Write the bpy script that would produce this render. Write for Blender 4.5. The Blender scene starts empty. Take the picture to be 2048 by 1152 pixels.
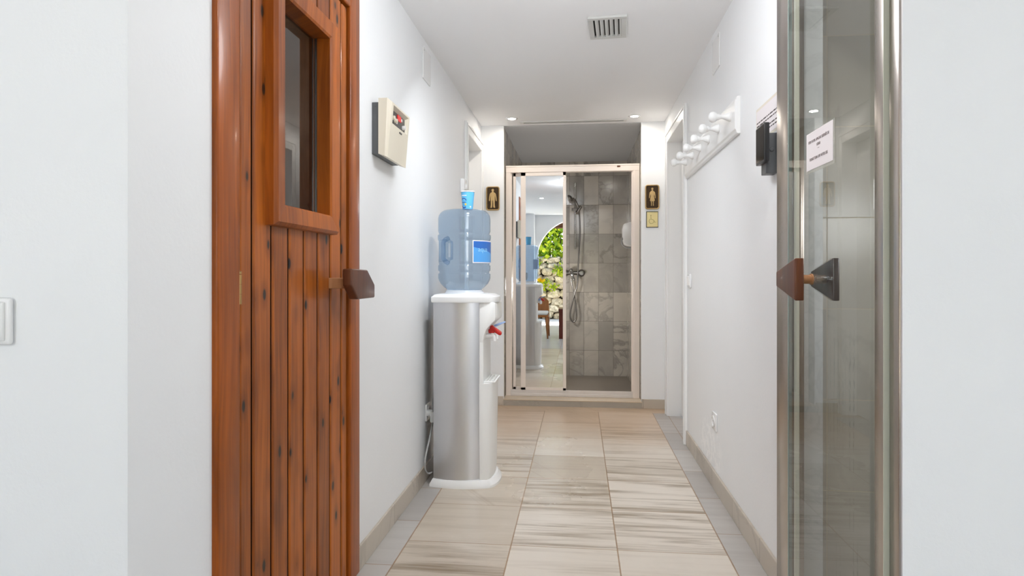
import bpy, bmesh, math, random
from mathutils import Vector, Matrix
random.seed(7)
PI = math.pi
scn = bpy.context.scene
COL = scn.collection

# ------------------------------------------------------------ camera
cam_d = bpy.data.cameras.new('camera')
cam = bpy.data.objects.new('camera', cam_d); COL.objects.link(cam)
cam.location = (0, 0, 1.03)
cam.rotation_euler = (PI/2, 0, math.radians(6.12))
cam_d.sensor_width = 36.0
cam_d.lens = 1250/2048*36.0
cam_d.shift_y = -28/2048
cam_d.clip_start = 0.02
scn.camera = cam

# ------------------------------------------------------------ exposure, world, sun, fill lights
scn.view_settings.view_transform = 'Standard'
scn.view_settings.look = 'None'
scn.view_settings.gamma = 1
scn.view_settings.exposure = 1.41
scn.cycles.use_denoising = True
scn.cycles.max_bounces = 14
scn.cycles.diffuse_bounces = 8
scn.cycles.glossy_bounces = 6
scn.cycles.transparent_max_bounces = 24
scn.cycles.sample_clamp_indirect = 6.0
scn.cycles.caustics_reflective = False
scn.cycles.caustics_refractive = False

world = bpy.data.worlds.new('sky'); scn.world = world
world.use_nodes = True
wn = world.node_tree
bg = wn.nodes['Background']
sky = wn.nodes.new('ShaderNodeTexSky')
sky.sky_type = 'NISHITA'; sky.sun_disc = False
sky.sun_elevation = math.radians(50); sky.sun_rotation = math.radians(120)
wn.links.new(sky.outputs[0], bg.inputs[0])
bg.inputs[1].default_value = 0.26

def light(name, kind, loc, energy, color=(1, 1, 1), **kw):
    l = bpy.data.lights.new(name, kind); l.energy = energy; l.color = color
    for k, v in kw.items(): setattr(l, k, v)
    o = bpy.data.objects.new(name, l); COL.objects.link(o); o.location = loc
    return o
sun = light('sun', 'SUN', (3, -5, 6), 10, (1.0, .95, .86), angle=math.radians(.6))
sun.rotation_euler = Vector((0.62, -0.30, 0.95)).to_track_quat('Z', 'Y').to_euler()
WIN_FILL_E = 9.3
for wx in (-1.95, 1.75):       # fill lights set in two added, unseen windows behind the camera
    w = light('window_fill', 'AREA', (wx, -2.36, 1.42), WIN_FILL_E, (.93, .965, 1.0), shape='RECTANGLE', size=1.1, size_y=1.1)
    w.rotation_euler = (PI/2+.06, 0, 0)

light('corridor_fill', 'POINT', (-.03, 1.98, 1.92), 4.4, (.92, .96, 1.0), shadow_soft_size=.12)  # added fill light without a fixture, brightens the corridor from above the frame
spot = light('tilted_fill', 'AREA', (-.185, 2.45, 2.165), 2.6, (.93, .965, 1.0), shape='DISK', size=.06, spread=math.radians(110))  # added fill aimed at the back wall and far floor, no fixture
spot.rotation_euler = (math.radians(40), 0, 0)

# ------------------------------------------------------------ material helpers
MATS = {}
def srgb(r, g, b):
    f = lambda c: (c/255/12.92) if c/255 <= .04045 else ((c/255+.055)/1.055)**2.4
    return (f(r), f(g), f(b), 1)

class NT:
    def __init__(s, name):
        s.m = bpy.data.materials.new(name); s.m.use_nodes = True
        s.t = s.m.node_tree; s.n = s.t.nodes; s.l = s.t.links
        s.p = s.n['Principled BSDF']; s.out = s.n['Material Output']
    def new(s, kind, **props):
        n = s.n.new(kind)
        for k, v in props.items(): setattr(n, k, v)
        return n
    def put(s, sock, v):
        if isinstance(v, (int, float)): sock.default_value = v
        elif isinstance(v, tuple): sock.default_value = v
        else: s.l.new(v, sock)
    def math(s, op, a, b=0.0, c=None, clamp=False):
        n = s.new('ShaderNodeMath', operation=op); n.use_clamp = clamp
        s.put(n.inputs[0], a); s.put(n.inputs[1], b)
        if c is not None: s.put(n.inputs[2], c)
        return n.outputs[0]
    def pos(s):
        g = s.new('ShaderNodeNewGeometry'); x = s.new('ShaderNodeSeparateXYZ')
        s.l.new(g.outputs['Position'], x.inputs[0]); return x.outputs[0], x.outputs[1], x.outputs[2]
    def objpos(s):
        g = s.new('ShaderNodeTexCoord'); x = s.new('ShaderNodeSeparateXYZ')
        s.l.new(g.outputs['Object'], x.inputs[0]); return x.outputs[0], x.outputs[1], x.outputs[2]
    def vec(s, a, b, c):
        n = s.new('ShaderNodeCombineXYZ')
        for i, v in enumerate((a, b, c)): s.put(n.inputs[i], v)
        return n.outputs[0]
    def noise(s, v, scale=5, detail=4, rough=.5, dist=0):
        n = s.new('ShaderNodeTexNoise'); s.put(n.inputs['Vector'], v)
        n.inputs['Scale'].default_value = scale; n.inputs['Detail'].default_value = detail
        n.inputs['Roughness'].default_value = rough; n.inputs['Distortion'].default_value = dist
        return n.outputs[0]
    def white(s, v):
        n = s.new('ShaderNodeTexWhiteNoise', noise_dimensions='3D'); s.put(n.inputs['Vector'], v); return n.outputs['Value']
    def voro(s, v, scale=5, feature='F1'):
        n = s.new('ShaderNodeTexVoronoi', feature=feature); s.put(n.inputs['Vector'], v)
        n.inputs['Scale'].default_value = scale; return n.outputs[0]
    def ramp(s, f, a, b, c0=0.0, c1=1.0):
        n = s.new('ShaderNodeMapRange', clamp=True, interpolation_type='SMOOTHSTEP'); s.put(n.inputs[0], f)
        if a > b: a, b, c0, c1 = b, a, c1, c0
        for i, v in enumerate((a, b, c0, c1)): n.inputs[i+1].default_value = v
        return n.outputs[0]
    def mix(s, f, a, b, mode='MIX'):
        n = s.new('ShaderNodeMix', data_type='RGBA', blend_type=mode)
        s.put(n.inputs[0], f); s.put(n.inputs[6], a); s.put(n.inputs[7], b); return n.outputs[2]
    def bump(s, h, strength=.3, dist=.01):
        n = s.new('ShaderNodeBump'); s.put(n.inputs['Height'], h)
        n.inputs['Strength'].default_value = strength; n.inputs['Distance'].default_value = dist
        s.l.new(n.outputs[0], s.p.inputs['Normal'])

def simple(name, col, rough=.5, metal=0, coat=0, emit=None, noise=0.0, nscale=8, bump=0, bscale=60, trans=0, sss=0, spec=None):
    k = NT(name)
    c = col if len(col) == 4 else (*col, 1)
    if noise:
        x, y, z = k.pos()
        f = k.noise(k.vec(x, y, z), nscale, 3)
        d = tuple(v*(1-noise) for v in c[:3])+(1,)
        k.put(k.p.inputs['Base Color'], k.mix(f, d, c))
    else: k.p.inputs['Base Color'].default_value = c
    k.p.inputs['Roughness'].default_value = rough
    k.p.inputs['Metallic'].default_value = metal
    if coat: k.p.inputs['Coat Weight'].default_value = coat; k.p.inputs['Coat Roughness'].default_value = .1
    if spec is not None: k.p.inputs['Specular IOR Level'].default_value = spec
    if emit:
        k.p.inputs['Emission Color'].default_value = (*emit[0], 1); k.p.inputs['Emission Strength'].default_value = emit[1]
    if bump:
        x, y, z = k.pos(); k.bump(k.noise(k.vec(x, y, z), bscale, 5, .6), bump, .003)
    return k.m

def plaster():
    k = NT('white_plaster'); x, y, z = k.pos(); v = k.vec(x, y, z)
    f = k.noise(v, 2.5, 3)
    base = k.mix(f, (.81, .82, .83, 1), (.85, .86, .87, 1))
    # flaking damp paint low on the right wall, by the socket
    dx = k.math('SUBTRACT', y, 3.2); dz = k.math('SUBTRACT', z, .16)
    d = k.math('SQRT', k.math('ADD', k.math('MULTIPLY', k.math('MULTIPLY', dx, dx), .35), k.math('MULTIPLY', dz, dz)))
    side = k.math('GREATER_THAN', x, .6)
    m = k.math('MULTIPLY', k.math('MULTIPLY', k.ramp(d, .08, .20, 1, 0), side), k.ramp(k.noise(v, 22, 5, .7), .48, .54))
    k.put(k.p.inputs['Base Color'], k.mix(k.math('MULTIPLY', m, .6), base, (.95, .95, .95, 1)))
    k.p.inputs['Roughness'].default_value = .65
    h = k.math('ADD', k.noise(v, 90, 4, .6), k.math('MULTIPLY', m, 2.0))
    k.bump(h, .12, .004)
    return k.m

def marble(name, base, alt, vein, u_axis, u0, du, v0, dv, rough=.15, grout=(.30, .28, .25, 1), gw=.0015, vscale=3, streak=0, contrast=.5):
    """tiled marble; u_axis 'xy' walls (u = x + y, v = z)"""
    k = NT(name); x, y, z = k.pos()
    u = k.math('ADD', x, y); v = z
    fu = k.math('DIVIDE', k.math('SUBTRACT', u, u0), du); fv = k.math('DIVIDE', k.math('SUBTRACT', v, v0), dv)
    iu = k.math('FLOOR', fu); iv = k.math('FLOOR', fv)
    r1 = k.white(k.vec(iu, iv, 3.3)); r2 = k.white(k.vec(iv, iu, 9.1))
    eu = k.math('MULTIPLY', k.math('SUBTRACT', .5, k.math('ABSOLUTE', k.math('SUBTRACT', k.math('FRACT', fu), .5))), du)
    ev = k.math('MULTIPLY', k.math('SUBTRACT', .5, k.math('ABSOLUTE', k.math('SUBTRACT', k.math('FRACT', fv), .5))), dv)
    g = k.ramp(k.math('MINIMUM', eu, ev), gw*.6, gw*1.4, 1, 0)
    off = k.math('MULTIPLY', r1, 17.0)
    cv = k.vec(k.math('ADD', u, off), k.math('ADD', v, k.math('MULTIPLY', r2, 11.0)), off)
    n1 = k.noise(cv, vscale, 6, .6, 1.2)
    vm = k.ramp(k.math('ABSOLUTE', k.math('SUBTRACT', n1, .5)), 0, .05, 1, 0)
    cl = k.noise(cv, vscale*1.7, 4)
    c = k.mix(k.ramp(k.math('ADD', k.math('MULTIPLY', r2, contrast), k.math('MULTIPLY', cl, 1-contrast)), .25, .75), base, alt)
    c = k.mix(k.math('MULTIPLY', vm, k.math('MULTIPLY', r1, .55)), c, vein)
    c = k.mix(g, c, grout)
    k.put(k.p.inputs['Base Color'], c)
    k.put(k.p.inputs['Roughness'], k.math('ADD', rough, k.math('MULTIPLY', g, .5)))
    k.bump(k.math('MULTIPLY', g, -1.0), .3, .002)
    return k.m

def floor_mat():
    k = NT('marble_floor'); x, y, z = k.pos()
    X0, DX, Y0, DY = -.656, .3993, 2.36, .3965
    fx = k.math('DIVIDE', k.math('SUBTRACT', x, X0), DX)
    fy = k.math('DIVIDE', k.math('SUBTRACT', y, Y0), DY)
    ix = k.math('FLOOR', fx); iy = k.math('FLOOR', fy)
    # the last row before the shower is a narrow strip starting at y = 4.70
    strip = k.math('GREATER_THAN', y, 4.71)
    hall = k.math('GREATER_THAN', y, 1.37)
    border = k.math('MULTIPLY', k.math('ADD', k.math('LESS_THAN', x, X0), k.math('GREATER_THAN', x, X0+3*DX), clamp=True), hall)
    border = k.math('MULTIPLY', border, k.math('SUBTRACT', 1.0, strip))
    sx = k.math('MULTIPLY', ix, k.math('SUBTRACT', 1.0, strip))
    fyb = k.math('ADD', fy, k.math('MULTIPLY', border, .52))
    iyb = k.math('FLOOR', fyb)
    idv = k.vec(sx, iyb, strip)
    r1 = k.white(idv); r2 = k.white(k.vec(iyb, sx, 5.5)); r3 = k.white(k.vec(iyb, 7.7, sx))
    ex = k.math('MULTIPLY', k.math('SUBTRACT', .5, k.math('ABSOLUTE', k.math('SUBTRACT', k.math('FRACT', fx), .5))), DX)
    ex = k.math('ADD', ex, k.math('MULTIPLY', strip, 1.0))
    ey = k.math('MULTIPLY', k.math('SUBTRACT', .5, k.math('ABSOLUTE', k.math('SUBTRACT', k.math('FRACT', fyb), .5))), DY)
    es = k.math('ABSOLUTE', k.math('SUBTRACT', y, 4.71))
    et = k.math('ABSOLUTE', k.math('SUBTRACT', x, .645))
    wob = k.math('MULTIPLY', k.noise(k.vec(x, y, 0.0), 30, 3), .0016)
    gx = k.ramp(k.math('SUBTRACT', k.math('MINIMUM', ex, et), wob), .0008, .0026, 1, 0)
    gy = k.ramp(k.math('SUBTRACT', k.math('MINIMUM', ey, es), wob), .0006, .0022, 1, 0)
    # streaks run across the hall on some tiles, diagonal veins on the others
    off = k.math('MULTIPLY', r1, 31.0)
    sv = k.vec(k.math('ADD', k.math('MULTIPLY', x, .9), off), k.math('ADD', k.math('MULTIPLY', y, 13.0), off), off)
    st = k.noise(sv, 1.3, 6, .62, .5)
    sv2 = k.vec(k.math('ADD', k.math('MULTIPLY', x, 1.6), off), k.math('ADD', k.math('MULTIPLY', y, 48.0), off), off)
    st2 = k.noise(sv2, 1.2, 4, .6, .3)
    smk = k.ramp(r2, .30, .75)
    streak = k.math('MULTIPLY', k.ramp(k.math('ADD', k.math('MULTIPLY', st, .72), k.math('MULTIPLY', st2, .28)), .45, .66), k.math('ADD', .22, k.math('MULTIPLY', smk, .78)))
    cl = k.noise(k.vec(k.math('ADD', x, off), y, off), 3, 6, .6, .8)
    dv = k.noise(k.vec(k.math('ADD', k.math('MULTIPLY', k.math('ADD', x, k.math('MULTIPLY', y, .7)), 1.0), off), off, off), 3.2, 5, .5, .3)
    vein = k.math('MULTIPLY', k.math('MULTIPLY', k.ramp(k.math('ABSOLUTE', k.math('SUBTRACT', dv, .5)), 0, .014, 1, 0), .3), k.math('GREATER_THAN', r3, .7))
    base = k.mix(k.ramp(k.math('ADD', k.math('MULTIPLY', r3, .5), k.math('MULTIPLY', cl, .5)), .3, .7), srgb(220, 211, 199), srgb(196, 184, 168))
    c = k.mix(streak, base, srgb(148, 132, 111))
    c = k.mix(vein, c, srgb(150, 128, 104))
    # warm glow of the ceiling lamps painted into the stone near the shower
    warm = k.math('MULTIPLY', k.ramp(k.math('ADD', y, k.math('MULTIPLY', cl, .8)), 3.9, 4.8), .55)
    c = k.mix(warm, c, k.mix(st, srgb(205, 170, 132), srgb(186, 148, 112)))
    bc = k.mix(k.ramp(k.math('ADD', k.math('MULTIPLY', r1, .5), k.math('MULTIPLY', st, .5)), .3, .7), srgb(188, 186, 184), srgb(165, 162, 160))
    c = k.mix(k.math('MULTIPLY', border, .85), c, bc)
    # outer room: pale grey stone
    c = k.mix(k.math('SUBTRACT', 1.0, hall), c, k.mix(st, srgb(196, 196, 198), srgb(176, 177, 180)))
    gcol = k.mix(k.noise(k.vec(x, y, 0.0), 6, 3), srgb(120, 92, 66), srgb(176, 140, 100))
    c = k.mix(k.math('MULTIPLY', gx, .85), c, gcol)
    c = k.mix(k.math('MULTIPLY', gy, .85), c, gcol)
    th = k.ramp(k.math('ABSOLUTE', k.math('SUBTRACT', y, 1.37)), .008, .012, 1, 0)
    c = k.mix(th, c, srgb(45, 42, 40))
    k.put(k.p.inputs['Base Color'], c)
    # wet patch
    dx = k.math('SUBTRACT', x, -.17); dy = k.math('MULTIPLY', k.math('SUBTRACT', y, 3.35), .42)
    d = k.math('ADD', k.math('SQRT', k.math('ADD', k.math('MULTIPLY', dx, dx), k.math('MULTIPLY', dy, dy))), k.math('MULTIPLY', k.noise(k.vec(x, y, 0.0), 9, 4), .22))
    wet = k.ramp(d, .10, .44, 1, 0)
    rg = k.math('ADD', .24, k.math('MULTIPLY', k.noise(k.vec(x, y, 0.0), 5, 4), .14))
    rg = k.math('SUBTRACT', rg, k.math('MULTIPLY', wet, .12))
    k.put(k.p.inputs['Roughness'], rg)
    wb = k.math('MULTIPLY', k.math('SUBTRACT', k.noise(k.vec(x, y, 0.0), 60, 4, .6), .5), k.math('MULTIPLY', wet, 1.6))
    hb = k.math('ADD', k.math('MULTIPLY', k.noise(k.vec(x, y, 0.0), 80, 4, .6), k.math('ADD', .10, 0.0)), k.math('MULTIPLY', k.math('MAXIMUM', gx, gy), -1.0))
    k.bump(k.math('ADD', hb, wb), .22, .002)
    return k.m

def wood(name, light_c, dark_c, board=None, groove=None, rough=.34, knots=True, coat=.15, scale=1.0, y0=0.0):
    k = NT(name); x, y, z = k.pos()
    h = k.math('ADD', y, k.math('MULTIPLY', x, .6))
    if board:
        idx = k.math('FLOOR', k.math('DIVIDE', k.math('SUBTRACT', y, y0), board)); r = k.white(k.vec(idx, 1.7, 4.2))
    else: r = k.math('MULTIPLY', 1.0, .5)
    off = k.math('MULTIPLY', r, 23.0)
    wav = k.math('MULTIPLY', k.noise(k.vec(h, k.math('MULTIPLY', z, .8), off), 2.0, 2), .05)
    hv = k.math('ADD', h, wav)
    g1 = k.noise(k.vec(k.math('MULTIPLY', hv, 34.0*scale), k.math('MULTIPLY', z, 1.3), off), 1.0, 5, .65)
    g2 = k.noise(k.vec(k.math('MULTIPLY', hv, 140.0*scale), k.math('MULTIPLY', z, 3.0), off), 1.0, 3, .6)
    f = k.math('ADD', k.math('MULTIPLY', g1, .6), k.math('MULTIPLY', g2, .4))
    blot = k.noise(k.vec(k.math('MULTIPLY', h, 7.0), k.math('MULTIPLY', z, 2.2), off), 1.0, 3)
    f = k.math('ADD', f, k.math('ADD', k.math('MULTIPLY', k.math('SUBTRACT', r, .5), .25), k.math('MULTIPLY', k.math('SUBTRACT', blot, .5), .5)))
    c = k.mix(k.ramp(f, .20, .82), light_c, dark_c)
    if knots:
        vv = k.vec(k.math('ADD', k.math('MULTIPLY', h, 17.0), off), k.math('MULTIPLY', k.math('ADD', z, off), 8.5), off)
        d = k.voro(vv, 1.0)
        d = k.math('ADD', d, k.math('MULTIPLY', k.noise(k.vec(k.math('MULTIPLY', h, 40.0), k.math('MULTIPLY', z, 14.0), off), 1, 2), .07))
        kn = k.ramp(d, .13, .20, 1, 0)
        halo = k.math('MULTIPLY', k.ramp(d, .18, .48, 1, 0), .45)
        c = k.mix(halo, c, dark_c)
        c = k.mix(kn, c, (.018, .010, .006, 1))
    if groove is not None: c = k.mix(k.ramp(x, groove-.0012, groove, 1, 0), c, (.022, .008, .003, 1))  # shade inside the board grooves, painted as dark brown
    k.put(k.p.inputs['Base Color'], c)
    k.p.inputs['Roughness'].default_value = rough
    k.p.inputs['Coat Weight'].default_value = coat; k.p.inputs['Coat Roughness'].default_value = .12; k.p.inputs['Specular IOR Level'].default_value = .28
    k.bump(g2, .05, .001)
    return k.m

def thin_glass(name, tint=(.92, .95, .93), ior=1.65, rough=0.0, haze=0.0, body=(.7, .8, .85), streaks=False):
    k = NT(name); k.n.remove(k.p)
    tr = k.new('ShaderNodeBsdfTransparent'); tr.inputs[0].default_value = (*tint, 1)
    gl = k.new('ShaderNodeBsdfGlossy'); gl.inputs['Roughness'].default_value = rough
    fr = k.new('ShaderNodeFresnel'); fr.inputs[0].default_value = ior
    if streaks:
        x, y, z = k.pos()
        a = k.noise(k.vec(k.math('MULTIPLY', y, 95.0), k.math('MULTIPLY', z, 1.6), 0.0), 1.0, 3)
        b_ = k.noise(k.vec(k.math('MULTIPLY', y, 160.0), k.math('MULTIPLY', z, 60.0), 0.0), 1.0, 2)
        m = k.math('MULTIPLY', k.ramp(a, .58, .66), k.ramp(b_, .40, .6))
        m = k.math('MULTIPLY', m, k.math('MULTIPLY', k.ramp(z, .95, .80), k.ramp(k.math('ABSOLUTE', k.math('SUBTRACT', y, 1.45)), .04, .10, 1, 0)))
        k.put(tr.inputs[0], k.mix(k.math('MULTIPLY', m, .6), (*tint, 1), (.50, .58, .54, 1)))
    geo = k.new('ShaderNodeNewGeometry')
    f = k.math('MULTIPLY', fr.outputs[0], k.math('SUBTRACT', 1.0, geo.outputs['Backfacing']))
    a = k.new('ShaderNodeMixShader')
    if haze:
        df = k.new('ShaderNodeBsdfTranslucent'); df.inputs[0].default_value = (*body, 1)
        d2 = k.new('ShaderNodeBsdfDiffuse'); d2.inputs[0].default_value = (*body, 1)
        h2 = k.new('ShaderNodeMixShader'); h2.inputs[0].default_value = .5
        k.l.new(df.outputs[0], h2.inputs[1]); k.l.new(d2.outputs[0], h2.inputs[2])
        b = k.new('ShaderNodeMixShader'); b.inputs[0].default_value = haze
        k.l.new(tr.outputs[0], b.inputs[1]); k.l.new(h2.outputs[0], b.inputs[2]); src = b.outputs[0]
    else: src = tr.outputs[0]
    k.l.new(f, a.inputs[0]); k.l.new(src, a.inputs[1]); k.l.new(gl.outputs[0], a.inputs[2])
    k.l.new(a.outputs[0], k.out.inputs[0])
    return k.m

def leaf_mat(name, c1, c2):
    k = NT(name); x, y, z = k.pos()
    g = k.new('ShaderNodeNewGeometry')
    col = k.mix(g.outputs['Random Per Island'], c1, c2)
    k.n.remove(k.p)
    d = k.new('ShaderNodeBsdfDiffuse'); t = k.new('ShaderNodeBsdfTranslucent'); m = k.new('ShaderNodeMixShader')
    m.inputs[0].default_value = .5
    k.put(d.inputs[0], col); k.put(t.inputs[0], col)
    k.l.new(d.outputs[0], m.inputs[1]); k.l.new(t.outputs[0], m.inputs[2]); k.l.new(m.outputs[0], k.out.inputs[0])
    return k.m

M = {}
M['plaster'] = plaster()
M['ceiling'] = simple('ceiling_paint', (.87, .87, .875), .75, noise=.03, nscale=1.5)
M['floor'] = floor_mat()
M['skirt'] = marble('skirting_marble', srgb(196, 186, 172), srgb(178, 168, 155), srgb(150, 140, 128), 'xy', .15, .40, -1, 3.0, .3, vscale=2, gw=.0012)
M['shower'] = marble('shower_marble', srgb(196, 189, 178), srgb(158, 153, 146), srgb(104, 100, 96), 'xy', 6.55, .15, .242, .30, .15, grout=srgb(110, 105, 98), gw=.0016, vscale=2.4, contrast=.42)
M['steam'] = marble('steam_tile', srgb(196, 192, 182), srgb(178, 174, 164), srgb(152, 148, 138), 'xy', 2.17+.817, .155, .313, .301, .22, grout=srgb(196, 186, 166), gw=.0016, vscale=1.6)
M['white_marble'] = marble('white_veined_marble', srgb(218, 220, 220), srgb(204, 207, 208), srgb(120, 124, 128), 'xy', 0, 9, -5, 20, .2, vscale=6)
M['curb'] = marble('curb_marble', srgb(176, 168, 156), srgb(158, 152, 142), srgb(120, 116, 110), 'xy', 0, 9, -5, 20, .3, vscale=3)
M['curbtop'] = simple('curb_top_marble', srgb(214, 196, 172), .35, noise=.15, nscale=12)
M['tray'] = simple('shower_floor_stone', srgb(132, 122, 110), .35, noise=.25, nscale=3, bump=.1)
M['pine_frame'] = wood('varnished_pine_frame', srgb(178, 92, 22), srgb(100, 46, 10), None, knots=False)
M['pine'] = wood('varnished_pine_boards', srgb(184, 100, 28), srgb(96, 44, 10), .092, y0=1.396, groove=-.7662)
M['pine_win'] = wood('varnished_pine_moulding', srgb(190, 104, 34), srgb(112, 54, 16), None, knots=False, scale=.8)
M['walnut'] = wood('dark_walnut', srgb(112, 66, 42), srgb(66, 36, 24), None, rough=.35, knots=False, coat=.2)
M['dowel'] = wood('pale_dowel_wood', srgb(196, 150, 110), srgb(160, 112, 76), None, rough=.4, knots=False, coat=.1)
M['sauna_in'] = wood('sauna_lining', srgb(120, 96, 76), srgb(84, 66, 52), .1, rough=.5, coat=0)
M['teak'] = wood('teak_chair_wood', srgb(176, 116, 62), srgb(120, 70, 34), None, rough=.4, knots=False, coat=.1)
M['redwood'] = wood('red_brown_wood', srgb(112, 50, 36), srgb(66, 26, 20), None, rough=.35, knots=False, coat=.2)
M['white'] = simple('white_gloss_paint', (.84, .84, .835), .3)
M['white_door'] = simple('white_door_lacquer', (.80, .80, .80), .35, noise=.03)
M['lacq'] = simple('cream_lacquered_aluminium', srgb(238, 226, 216), .3, noise=.04, nscale=20)
M['alu_dirty'] = simple('white_bottom_rail_aluminium', srgb(222, 214, 208), .35, noise=.12, nscale=14)
M['plastic'] = simple('white_plastic', (.80, .80, .79), .35)
M['plastic_w'] = simple('white_plastic_glossy', (.82, .82, .82), .22)
M['silver'] = simple('silver_sheet', (.66, .66, .68), .30, metal=.85, noise=.06, nscale=4)
M['steel'] = simple('brown_tinted_steel', (.50, .445, .405), .27, metal=1.0, noise=.25, nscale=5)  # brown tint imitates the sauna door mirrored in the stainless steel
M['chrome'] = simple('chrome', (.62, .62, .62), .12, metal=1.0)
M['pewter'] = simple('tarnished_steel', (.25, .24, .23), .28, metal=1.0)
M['brass'] = simple('old_brass', (.50, .32, .13), .34, metal=1.0)
M['black'] = simple('black_plastic', (.018, .018, .02), .3)
M['void'] = simple('dark_duct', (.012, .012, .012), .8)
M['charcoal'] = simple('charcoal_metal', (.10, .105, .11), .45)
M['cream'] = simple('cream_plastic', srgb(226, 218, 200), .4)
M['cream2'] = simple('ivory_recess_plastic', srgb(206, 196, 172), .45)
M['red'] = simple('red_plastic', (.50, .015, .012), .25)
M['blue'] = simple('pale_blue_plastic', srgb(150, 175, 220), .3)
M['greyp'] = simple('grey_cable', (.34, .34, .34), .5)
M['rubber'] = simple('dark_rubber', (.03, .03, .03), .6)
M['seal'] = simple('pale_door_seal', srgb(212, 212, 196), .4)
M['paper'] = simple('white_paper', srgb(232, 226, 228), .7)
M['film'] = simple('yellowed_laminate', srgb(222, 214, 200), .4)
M['ink'] = simple('grey_ink', srgb(120, 108, 108), .7)
M['ink2'] = simple('dark_ink', srgb(60, 52, 50), .7)
M['vent'] = simple('vent_enamel', (.62, .62, .60), .4)
M['gold'] = simple('relief_brass', srgb(212, 178, 122), .38, metal=.5, noise=.35, nscale=90, bump=.4, bscale=220)
M['gold_dk'] = simple('relief_ground', srgb(88, 66, 40), .5, metal=.5, noise=.85, nscale=160, bump=.9, bscale=260)
M['gold_pl'] = simple('pale_gold_plate', srgb(222, 206, 150), .35, metal=.35)
M['gold_ln'] = simple('etched_gold', srgb(182, 168, 116), .45, metal=.3)
M['mirror'] = simple('mirror_glass', (.86, .89, .91), .004, metal=1.0)
M['glass'] = thin_glass('steam_door_glass', (.90, .91, .905), 1.7, streaks=True)
M['glass_s'] = thin_glass('sauna_window_glass', (.75, .76, .75), 1.9)
M['bottle'] = thin_glass('blue_bottle_plastic', (.68, .775, .87), 1.85, .13, .12, (.50, .64, .80))
M['cupblue'] = simple('sky_blue_paper', srgb(96, 180, 226), .45)
M['navy'] = simple('navy_print', srgb(24, 56, 150), .5)
M['yellow'] = simple('yellow_print', srgb(236, 200, 70), .5)
M['lab_d'] = simple('label_deep_blue', srgb(40, 100, 180), .4)
M['lab_l'] = simple('label_light_blue', srgb(82, 156, 222), .4)
M['lab_t'] = simple('label_aqua_print', srgb(150, 205, 235), .4)
M['glow'] = simple('downlight_lens', (.9, .9, .9), .4, emit=((1, .95, .86), 9))
M['concrete'] = simple('terrace_paving', (.80, .79, .76), .7, noise=.1, nscale=3)
M['stone'] = None
def stone_mat():
    k = NT('field_stone'); g = k.new('ShaderNodeNewGeometry'); x, y, z = k.pos()
    r = g.outputs['Random Per Island']
    c = k.mix(r, srgb(232, 218, 190), srgb(196, 180, 148))
    c = k.mix(k.ramp(k.noise(k.vec(x, y, z), 14, 6, .7), .4, .65), c, srgb(150, 138, 112))
    k.put(k.p.inputs['Base Color'], c); k.p.inputs['Roughness'].default_value = .85
    k.bump(k.noise(k.vec(x, y, z), 30, 5, .7), .6, .01); return k.m
M['stone'] = stone_mat()
M['mortar'] = simple('dark_wall_core', (.05, .042, .032), .9)
M['leaf'] = leaf_mat('sunlit_vine_leaf', (.72, .74, .05, 1), (.22, .42, .05, 1))
M['leaf2'] = leaf_mat('hedge_leaf', (.16, .28, .04, 1), (.06, .15, .03, 1))
M['petal'] = leaf_mat('yellow_petal', (.85, .62, .02, 1), (.75, .5, .02, 1))
M['stem'] = simple('woody_stem', (.06, .04, .025), .8)
M['beam'] = wood('porch_beam_wood', srgb(140, 100, 70), srgb(92, 62, 42), None, rough=.6, knots=False, coat=0)
M['cushion'] = simple('white_cushion_fabric', (.72, .71, .68), .85, bump=.3, bscale=300)
M['red_led'] = simple('red_display', (.30, .01, .01), .3, emit=((.8, .02, .02), .25))
M['switchface'] = simple('off_white_rocker', (.78, .78, .77), .3)

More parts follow.
